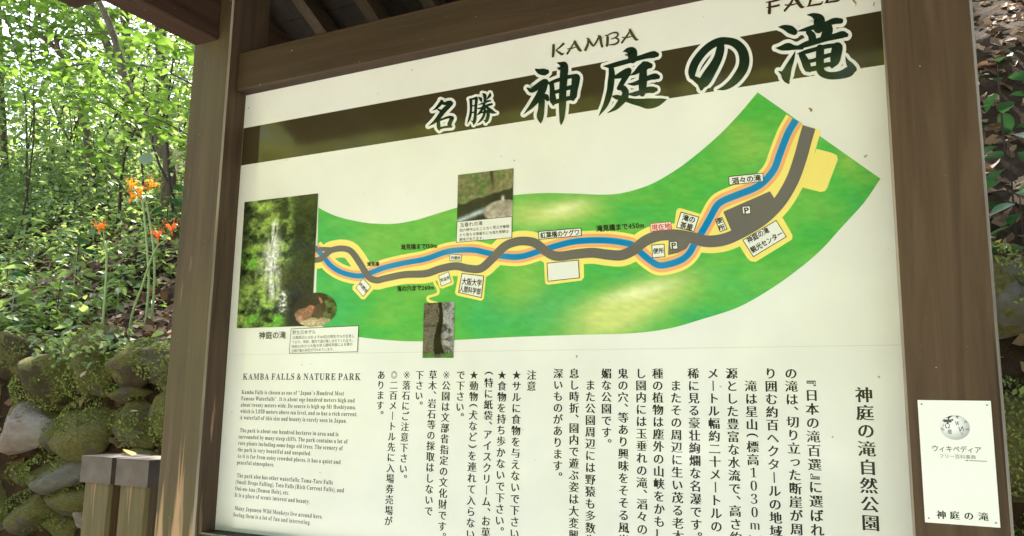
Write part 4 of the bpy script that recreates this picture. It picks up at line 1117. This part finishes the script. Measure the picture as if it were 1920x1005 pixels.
# moss tufts on the stones
P = []; Nn = []
for (xc, yc, zc, a_, b2, c2, mi) in placed:
    if not (-5.5 < xc < -2.3 or -.4 < xc < 1.2): continue
    k = int(4600 * a_ * c2 / .03) if mi != 2 else 300
    k = min(k, 6500); nrm = rng.normal(size=(k, 3)); nrm /= np.linalg.norm(nrm, axis=1, keepdims=True)
    nrm = nrm[(nrm[:, 1] < .45) & (nrm[:, 2] > -.75)]
    dens = fbm(nrm[:, 0] * 2.4 + xc * 9, nrm[:, 2] * 2.4 + zc * 7, 5, 2) + .12 * nrm[:, 2]
    nrm = nrm[dens > (.36 if mi in (0, 3) else .50 if mi == 1 else .62)]
    nrm2 = nrm * np.array([a_ * .97, b2 * .86, c2 * .97])
    P.append(nrm2 + np.array([xc, yc, zc])); Nn.append(nrm)
P = np.concatenate(P); Nn = np.concatenate(Nn); n = len(P)
u = rng.normal(size=(n, 3)); t1 = np.cross(Nn, u); t1 /= np.linalg.norm(t1, axis=1, keepdims=True)
yv = Nn * .55 + t1 * .8 + np.array([0, 0, .25]); yv /= np.linalg.norm(yv, axis=1, keepdims=True)
xv = np.cross(yv, Nn); xv /= np.linalg.norm(xv, axis=1, keepdims=True) + 1e-9; zv = np.cross(xv, yv)
R = np.stack([xv, yv, zv], 2)
V, F = scatter(DIAM, P - Nn * .004, rng.uniform(.006, .015, n) * (1 + .8 * (rng.random(n) > .96)), R)
o = link('moss', tri_mesh('moss', V, F), None, M_moss); tag(o, 'green moss and tiny leaves growing over the wall stones', 'moss', kind='stuff')

# ================================================================= orange spider lilies
M_petal = leafmat('lily_petal', (.85, .30, .03), (.98, .42, .06), .35, .45); M_petal2 = leafmat('lily_petal_red', (.85, .18, .04), (.95, .26, .07), .35, .45)
M_stalk = plain('lily_stalk', (.26, .34, .10), .5, .4)
def petal(seed):
    V = []; F = []; n = 7
    for i in range(n):
        t = i / (n - 1); ang = .5 + 2.3 * t * t; r = .036 * (t * 1.15 - .25 * t * t); h = .030 * math.sin(min(t * 2.2, 2.6)) - .006 * t
        w = .0058 * math.sin(math.pi * min(.93, t * .85 + .12)) ; wz = .002 * math.sin(i * 2.2 + seed)
        V += [(-w, r, h + wz), (0, r - .0008, h - .001), (w, r, h - wz)]
        if i: b = (i - 1) * 3; F += [(b, b + 1, b + 4, b + 3), (b + 1, b + 2, b + 5, b + 4)]
    return V, F
def flower(t, c, scale, tilt, yaw, mat):
    rot = Matrix.Rotation(yaw, 3, 'Z') @ Matrix.Rotation(tilt, 3, 'X')
    parts = []
    for k in range(6):                      # long stamens
        a = k * math.pi / 3 + .4; d = np.array([math.cos(a), math.sin(a), 0])
        pts = [np.array([0, 0, 0]), d * .012 + [0, 0, .022], d * .026 + [0, 0, .036], d * .030 + [0, 0, .050]]
        pts = [np.array(rot @ Vector(p * scale)) + c for p in pts]; parts.append(tube(pts, [.0007 * scale] * 4, 4))
    pts = [np.array(rot @ Vector(p)) * 1.0 + c for p in (np.array([0, 0, -.02]) * scale, np.array([0, 0, .004]) * scale)]
    parts.append(tube(pts, [.0024 * scale, .0035 * scale], 6))
    f = make('flower', *merge(parts), mat, t, True)
    for k in range(6):
        V, F = petal(k + seedc[0]); seedc[0] += 1
        rz = Matrix.Rotation(k * math.pi / 3 + random.uniform(-.15, .15), 3, 'Z'); sc = scale * random.uniform(.85, 1.15)
        VV = [np.array(rot @ (rz @ (Vector(v) * sc))) + c for v in V]
        make('petal', VV, F, mat, f, True)
seedc = [0]
def lily(lab, stalk_px, Y, flowers, mat, scale=1.0):
    pts = [W(x, y, Y + (k * .0)) for k, (x, y) in enumerate(stalk_px)]
    x0, y0 = pts[0][0], Y; zg = float(hz(x0, y0)) - .01
    pts = [np.array([x0, y0, min(zg, pts[0][2])])] + pts
    t = thing('spider_lily', lab, 'flower', tuple(pts[0]), 'orange spider lilies on the bank')
    L = smooth_line(np.array(pts), .03); top = L[-1]
    make('stalk', *tube(L, np.linspace(.0068, .0052, len(L)), 7), M_stalk, t, True)
    for (fx, fy, yo, tilt, yaw, s) in flowers:
        c = W(fx, fy, Y + yo); mid = (top + c) / 2 + np.array([0, 0, -.006])
        make('pedicel', *tube([top, mid, c], [.003, .0022, .002], 6), M_stalk, t, True)
        flower(t, c, scale * s * 1.12, tilt, yaw, mat)
lily('single orange spider lily left of the others on a pale stalk', [(195,580),(199,520),(200,470),(196,452)], 1.28, [(186,432,0,.35,.6,1.0),(194,430,.02,-.4,2.4,.8)], M_petal)
lily('tall spider lily stalk carrying a cluster of yellow orange flowers', [(279,535),(276,470),(270,400),(266,374)], 1.45,
     [(263,364,-.02,.3,.2,1.15),(246,373,.0,.55,1.6,1.1),(246,350,.02,-.5,.8,1.05)], M_petal)
lily('second tall spider lily stalk just right of its twin with one flower', [(289,540),(288,470),(278,400),(272,374)], 1.47, [(281,352,0,-.45,-.6,1.15)], M_petal)
lily('leaning spider lily with two red orange flowers beside the post', [(245,604),(254,570),(266,538),(283,487),(295,462)], 1.33, [(296,447,0,.3,.3,1.05),(322,434,0,.2,-.6,1.1)], M_petal2)

# ================================================================= individual leafy plants, each leaf a part
leaf_me = {}
def leaf_data(key, tm, mat):
    if key not in leaf_me:
        me = tri_mesh('leaf', tm[0], tm[1], True); me.materials.append(mat); leaf_me[key] = me
    return leaf_me[key]
BIG = leaf_template(7, .42, .12, .22); ROUND = leaf_template(6, .72, .06, .08); LONG = leaf_template(7, .24, .10, .30)
def plant(lab, base, H, nl, L, key, tm, mat, lean=(0, 0), spread=.5, cat_='plant', name='leafy_plant', group='broad leaved plants on the bank', pitch=-.1):
    base = np.array(base, float); base[2] = float(hz(base[0], base[1])) - .01
    t = thing(name, lab, cat_, tuple(base), group)
    pts = [base + np.array([lean[0] * f * f, lean[1] * f * f, H * f]) for f in np.linspace(0, 1, 6)]
    make('stem', *tube(pts, np.linspace(.0045, .0018, 6), 6), M_twig if mat is not M_leaf_mid else M_stalk, t)
    me = leaf_data(key, tm, mat)
    for k in range(nl):
        f = .25 + .75 * (k + .5) / nl; a = k * 2.4 + random.uniform(-.4, .4); p = base + np.array([lean[0] * f * f, lean[1] * f * f, H * f])
        d = np.array([math.cos(a), math.sin(a), 0]); q = p + d * L * .22 + np.array([0, 0, .01])
        o = link('leaf', me, t); o.location = tuple(q - base); s = L * random.uniform(.75, 1.15)
        o.scale = (s, s, s); o.rotation_euler = Matrix.Rotation(a - math.pi / 2, 3, 'Z').to_4x4().to_euler()
        o.rotation_euler[0] = pitch + random.uniform(-.35, .35) ; o.rotation_euler[1] = random.uniform(-.4, .4)
    return t
# left bank
PL = [
 ('broad leaved plant with large pale green leaves at the left frame edge', (25,560), 1.45, .34, 9, .15, 'big', M_leaf_mid),
 ('plant with one leaf turning yellow below the sapling', (60,520), 1.6, .34, 8, .13, 'big', M_leaf_mid),
 ('bushy bright green plant beside the first lily', (110,560), 1.5, .30, 10, .11, 'bright', M_leaf_bright),
 ('tall leafy plant left of the single orange lily', (140,520), 1.75, .36, 9, .11, 'big', M_leaf_mid),
 ('low plant with rounded dark leaves near the left frame edge', (20,460), 2.0, .28, 8, .12, 'round', M_leaf_dark),
 ('plant with rounded bluish leaves behind the single lily', (150,440), 2.1, .34, 9, .11, 'round', M_leaf_dark),
 ('leafy seedling between the lily stalks', (225,520), 1.65, .20, 8, .08, 'big', M_leaf_mid),
 ('small bright seedling at the foot of the lily cluster', (292,530), 1.6, .12, 7, .07, 'bright', M_leaf_bright),
 ('spreading plant under the lily cluster', (180,400), 2.5, .34, 9, .12, 'big', M_leaf_mid),
 ('long leaved plant on the dark bank left of the lily flowers', (120,400), 2.4, .42, 10, .13, 'long', M_leaf_mid),
 ('pale leaved plant at the upper left of the bank', (50,400), 2.6, .45, 10, .14, 'big', M_leaf_mid),
 ('dark glossy plant close to the left sign post', (320,330), 2.6, .42, 9, .13, 'round', M_leaf_dark),
 ('seedling with small leaves near the wall top', (110,620), 1.25, .10, 7, .07, 'bright', M_leaf_bright),
 ('low seedling at the wall top by the left frame edge', (15,610), 1.25, .14, 7, .08, 'big', M_leaf_mid),
]
TM = {'big': BIG, 'bright': BIG, 'round': ROUND, 'long': LONG}
for lab, (px, py), Y, H, nl, L, key, mat in PL:
    b = W(px, py, Y); plant(lab, (b[0], Y, 0), H, nl, L, key + mat.name, TM[key], mat)
# right bank, glossy dark leaves
for lab, (px, py), Y, H, nl, L, key, mat in [
 ('glossy evergreen seedling right of the sign at mid height', (1885,300), 1.75, .34, 11, .13, 'big', M_leaf_dark),
 ('glossy evergreen seedling right of the sign just above the stones', (1905,440), 1.40, .32, 11, .13, 'big', M_leaf_dark),
 ('smaller dark seedling at the right frame edge', (1925,520), 1.25, .24, 9, .11, 'big', M_leaf_dark),
 ('green sprig high on the bank at the right frame edge', (1905,60), 2.9, .30, 9, .10, 'long', M_leaf_mid),
 ('dark seedling low by the right frame edge', (1915,900), 1.16, .2, 8, .09, 'big', M_leaf_dark)]:
    b = W(px, py, Y); plant(lab, (b[0], Y, 0), H, nl, L, key + mat.name, TM[key], mat)

# ================================================================= trees
def tree_line(lab, line, Y, w, mat=None, limbs=(), leaves=None, name='tree', root=True, up_to=6.0, crown=None):
    """line: photo points from the foot upwards, on the plane at distance Y; continued above the frame"""
    pts = [W(x, y, Y) for x, y in line]
    zg = float(hz(pts[0][0], Y)); foot = pts[0].copy()
    if root: pts = [np.array([foot[0] + .03, Y, zg - .1])] + ([p for p in pts if p[2] > zg + .02] or [pts[-1]])
    d = pts[-1] - pts[-2]; d = d / np.linalg.norm(d)
    k = 1
    while pts[-1][2] < up_to and k < 12:
        d = d + np.array([random.uniform(-.12, .12), random.uniform(-.1, .1), .12]); d /= np.linalg.norm(d); pts.append(pts[-1] + d * .7); k += 1
    t = thing(name, lab, 'tree', tuple(pts[0]), 'trees on the wooded bank')
    L = smooth_line(np.array(pts), .18); r = np.linspace(w * 1.15, w * .35, len(L)); r[0] *= 1.5
    r = r * (1 + .08 * np.sin(np.arange(len(r)) * 1.3))
    make('trunk', *tube(L, r, 10), mat or M_bark, t, True)
    tips = []
    for lb in limbs:
        lp = [W(x, y, Y + yo) for x, y, yo in lb[1]]; LL = smooth_line(np.array(lp), .1)
        make('limb', *tube(LL, np.linspace(lb[0], lb[0] * .4, len(LL)), 8), (lb[2] if len(lb) > 2 else None) or mat or M_bark, t, True)
    if crown:
        n_, rad, mt, sz = crown; c0 = pts[-1]
        cl = c0 + rng.normal(size=(26, 3)) * np.array([rad, rad, rad * .55]); ci = rng.integers(0, 26, n_)
        pos = cl[ci] + rng.normal(size=(n_, 3)) * np.array([.42, .42, .10])
        V, F = scatter(LEAF3, pos, rng.uniform(sz * .7, sz * 1.3, n_), rots(rng.normal(-.1, .35, n_), rng.normal(0, .35, n_), rng.uniform(0, 6.28, n_)))
        o = link('crown', tri_mesh('crown', V - origin(t), F), t, mt)
    return t
CR = (1800, 1.1, M_leaf_bright, .12)
tree_line('leaning brown trunk rising left from behind the sign post', [(318,305),(310,289),(294,263),(279,236),(259,206),(245,176),(229,130),(222,98),(213,66),(198,28),(184,0)], 3.2, .052, crown=CR)
tree_line('darker trunk close behind the leaning trunk', [(262,210),(240,150),(208,98),(202,85),(189,57),(176,28),(168,0)], 6.0, .085, crown=(3600, 1.5, M_leaf_far, .14), up_to=9)
tree_line('upright mossy trunk seen under the roof arm', [(236,230),(237,115),(236,60),(234,10)], 7.0, .11, crown=(3600, 1.6, M_leaf_far, .15), up_to=10)
tree_line('reddish upright trunk close to the left sign post', [(304,215),(302,115),(301,45),(300,0)], 7.6, .13, crown=(3600, 1.6, M_leaf_far, .15), up_to=10)
tree_line('slender crooked tree with forked branches at the upper left', [(170,330),(160,240),(140,170),(118,118),(108,91),(104,70),(89,55),(76,34),(64,0)], 4.2, .045,
          limbs=[(.028, [(106,91,0),(81,72,-.05),(57,53,-.1),(19,28,-.2)]), (.022, [(118,118,0),(140,112,.1),(166,117,.1),(200,136,.2),(222,150,.3)]), (.012, [(104,78,0),(140,66,.1),(185,64,.2),(240,62,.3)]), (.018, [(25,38,-.2),(0,34,-.25),(-30,30,-.3)], M_bark_pale)], crown=CR)
tree_line('thin dark sapling trunk at the far left edge', [(10,330),(6,250),(2,160),(0,60),(-3,0)], 5.2, .05, crown=(3000, 1.2, M_leaf_far, .13), up_to=8)
tree_line('thin stem between the forked tree and the leaning trunk', [(150,330),(140,290),(118,240),(100,200),(88,160)], 5.5, .022, up_to=5, crown=(1500, .8, M_leaf_bright, .12))

# sapling whose branches hang in front, big thin bright leaves: each leaf a part
sap_base = np.array([-2.25, 1.55, float(hz(-2.25, 1.55)) - .02])
sap = thing('maple_sapling', 'slender sapling spreading bright green leaves across the upper left', 'tree', tuple(sap_base), 'trees on the wooded bank')
brs = [
 ([(450,420,1.6),(400,320,1.7),(350,275,1.8),(326,257,1.85),(298,239,1.9),(257,224,1.95),(221,208,2.0),(191,190,2.05),(169,172,2.1),(137,160,2.15),(110,140,2.2)], .0075),
 ([(400,290,1.7),(356,255,1.75),(310,230,1.75),(279,218,1.75),(257,206,1.75),(223,178,1.75),(205,150,1.75)], .006),
 ([(240,365,1.9),(229,349,1.9),(215,331,1.9),(199,315,1.9),(187,295,1.9),(177,277,1.9),(175,259,1.9),(179,240,1.9)], .0055),
 ([(430,200,1.7),(345,150,1.9),(290,128,2.0),(230,118,2.1),(160,120,2.2),(90,128,2.3),(30,120,2.4),(-40,118,2.5)], .007),
 ([(410,120,1.7),(330,80,1.9),(290,72,2.0),(250,78,2.1)], .005),
 ([(200,195,2.03),(150,185,2.2),(100,178,2.3),(40,190,2.4)], .004),
 ([(299,239,1.88),(297,226,1.88),(302,214,1.88)], .003), ([(206,210,2),(205,190,2),(209,160,2)], .003), ([(170,172,2.1),(169,150,2.1),(173,128,2.1)], .003),
 ([(410,230,1.7),(340,200,1.8),(290,190,1.9),(262,186,2.0)], .004)]
trunk_pts = [sap_base, sap_base + [.05, 0, .4], W(440, 330, 1.6), W(425, 190, 1.65), W(405, 90, 1.7), W(400, -80, 1.8)]
TT = smooth_line(np.array(trunk_pts), .12); make('trunk', *tube(TT, np.linspace(.022, .008, len(TT)), 8), M_twig, sap, True)
lf = leaf_data('sap', leaf_template(7, .52, .08, .12), M_leaf_bright)
spots = []
for pl, r0 in brs:
    L = smooth_line(np.array([W(x, y, Y) for x, y, Y in pl]), .05); make('limb', *tube(L, np.linspace(r0, r0 * .35, len(L)), 6), M_twig, sap, True)
    n_ = len(L)
    for i in range(max(2, n_ // 5), n_): spots.append((L[i], L[i] - L[i - 1], i / n_))
random.shuffle(spots)
cnt = 0
sapx = []
for p, d, f in spots:
    for _ in range(3):
        if cnt >= 290: break
        az = math.atan2(d[1], d[0]) + random.choice([-1, 1]) * random.uniform(.3, 1.5)
        o = link('leaf', lf, sap); q = p + np.array([random.gauss(0, .045), random.gauss(0, .05), random.gauss(.0, .022)])
        o.location = tuple(q - sap_base); s = random.uniform(.055, .12); o.scale = (s, s, s)
        o.rotation_euler = (random.gauss(-.12, .28), random.gauss(0, .3), az - math.pi / 2); cnt += 1
# many smaller leaves further along the same sprays: one mass
n_ = 650; ii = rng.integers(0, len(spots), n_); pos = np.array([spots[i][0] for i in ii]) + rng.normal(size=(n_, 3)) * np.array([.22, .26, .05]) + np.array([0, .12, 0])
V, F = scatter(LEAF4, pos, rng.uniform(.045, .09, n_), rots(rng.normal(-.1, .3, n_), rng.normal(0, .3, n_), rng.uniform(0, 6.28, n_)))
o = link('crown', tri_mesh('crown', V - sap_base, F), sap, M_leaf_bright); o['kind'] = 'stuff'

# pale dead root by the leaning trunk
rb = W(335, 300, 2.3)
t = thing('dead_root', 'pale twisted dead root beside the left sign post', 'root', tuple(rb))
for pl in ([(322,303),(330,296),(333,288),(329,284)], [(330,298),(338,288),(350,285),(360,286)], [(326,303),(340,307),(352,306),(362,300)], [(333,306),(331,316),(335,322)], [(330,284),(327,286),(325,292)]):
    L = smooth_line(np.array([W(x, y, 2.3) for x, y in pl]), .02); make('root_limb', *tube(L, np.linspace(.011, .006, len(L)), 7), M_bark_pale, t, True)
# a single pale round leaf, yellow leaf on the bollard, big fallen leaves
def one_leaf(name, lab, cat_, loc, s, rot, tm, mat, group=None):
    me = tri_mesh(name, tm[0] - np.array([0, .5, 0]), tm[1], True); me.materials.append(mat)
    o = link(name, me); o.location = tuple(loc); o.scale = (s, s, s); o.rotation_euler = rot; tag(o, lab, cat_, group); return o
M_yel = leafmat('yellow_leaf', (.50, .40, .03), (.58, .47, .05), .3, .5)
M_pale = leafmat('pale_leaf', (.24, .31, .20), (.28, .35, .23), .2, .6, spec=.2)
one_leaf('fallen_leaf', 'yellow fallen leaf lying on the left bollard cap', 'leaf', (-2.262, .385, 1.374), .06, (.35, .25, 1.3), ROUND, M_yel)
p = W(274, 297, 1.9); one_leaf('round_leaf', 'pale bluish round leaf hanging above the orange flowers', 'leaf', p, .10, (1.25, .1, .6), leaf_template(6, .95, .02, .02), M_pale)
M_tan = leafmat('tan_leaf', (.48, .30, .18), (.60, .42, .28), .1, .6)
for k, (px, py, lab) in enumerate([(230,598,'tan fallen leaf at the foot of the leaning lily'),(310,636,'tan fallen leaf on the wall top beside the post'),(262,590,'tan fallen leaf right of the leaning lily base'),(110,560,'pinkish fallen leaf under the bright green plant'),
                                   (156,700,'tan fallen leaf stuck on a mossy wall stone'),(1842,130,'long tan leaf on the right bank near the sign post'),(1880,215,'tan fallen leaf on the right bank above the glossy seedling'),(250,770,'reddish dead leaf wedged in the wall')]):
    Yp = 1.25 if k in (0, 1, 2, 3) else 1.0 if k in (4, 7) else 2.2
    p = W(px, py, Yp)
    if k in (0, 1, 2, 3, 5, 6):
        # drop onto the bank along the line of sight
        d = RM @ np.array([px - PCX, py - PCY, FOC]); tq = np.linspace(.0012, .006, 4000); Q = EYE[None] + d[None] * tq[:, None]
        hit = np.argmax((Q[:, 2] < hz(Q[:, 0], Q[:, 1])) & (Q[:, 1] > 1.13)); p = Q[hit] + np.array([0, -.01, .02])
    one_leaf('fallen_leaf', lab, 'leaf', p, (.075 if k not in (4, 7) else .045) if k != 5 else .13, (random.uniform(.2, .9), random.uniform(-.4, .4), random.uniform(0, 6)), LEAF4 if k != 5 else LONG, M_tan, 'large fallen leaves')

# ================================================================= far woods
def woods(name, lab, ncl, nl, xr, yr, zr, sz, mat, spread, flat=.35):
    cx_ = rng.uniform(*xr, ncl); cy_ = rng.uniform(*yr, ncl); cz_ = rng.uniform(0, 1, ncl) ** .9 * (zr[1] - zr[0]) + zr[0] + (hz(cx_, cy_) if yr[0] > 0 else 0)
    ci = rng.integers(0, ncl, nl)
    pos = np.stack([cx_[ci], cy_[ci], cz_[ci]], 1) + rng.normal(size=(nl, 3)) * np.array([spread, spread, spread * flat])
    V, F = scatter(DIAM, pos, rng.uniform(sz * .6, sz * 1.4, nl), rots(rng.normal(-.1, .5, nl), rng.normal(0, .5, nl), rng.uniform(0, 6.28, nl)))
    o = link(name, tri_mesh(name, V, F), None, mat); tag(o, lab, 'woods', kind='stuff')
woods('forest_foliage', 'sunlit green foliage of the woods behind the bank', 230, 20000, (-40, 2), (8, 24), (.3, 11), .17, M_leaf_far, .65)
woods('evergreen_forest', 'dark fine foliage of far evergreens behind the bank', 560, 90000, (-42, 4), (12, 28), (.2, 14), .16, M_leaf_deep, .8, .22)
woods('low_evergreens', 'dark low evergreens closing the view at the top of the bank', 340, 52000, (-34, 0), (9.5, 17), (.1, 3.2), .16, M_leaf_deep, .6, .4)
parts = []
for k in range(110):
    x0 = random.uniform(-13, -3.2); y0 = random.uniform(2.2, 8); z0 = float(hz(x0, y0)); h = random.uniform(.8, 3.2); ln = random.uniform(-.5, .5)
    pts = [np.array([x0 + ln * f * h + .05 * math.sin(f * 7 + k), y0 + .05 * math.cos(f * 5 + k), z0 + h * f]) for f in np.linspace(0, 1, 7)]
    v_, f_ = tube(pts, np.linspace(.012, .004, 7) * random.uniform(.6, 1.5), 5); parts.append((v_, f_))
o = make('thin_stems', *merge(parts), M_twig); tag(o, 'tangle of thin dark stems in the shrubs on the bank', 'stems', kind='stuff')
woods('forest_canopy', 'leafy canopy over the bank', 30, 3000, (-14, -2), (4.5, 8), (3.6, 6.5), .15, M_leaf_far, .5)
woods('added_shade_canopy', 'dense dark canopy added above the right bank to shade it', 80, 14000, (-1.5, 6), (1.8, 6), (2.2, 4.5), .17, M_leaf_deep, .5)  # foliage added overhead to darken the right bank and its litter
woods('woods_across_path', 'green woods across the path opposite the sign', 360, 34000, (-18, 16), (-14, -7.5), (.2, 7.5), .45, M_leaf_front, 1.1, .5)
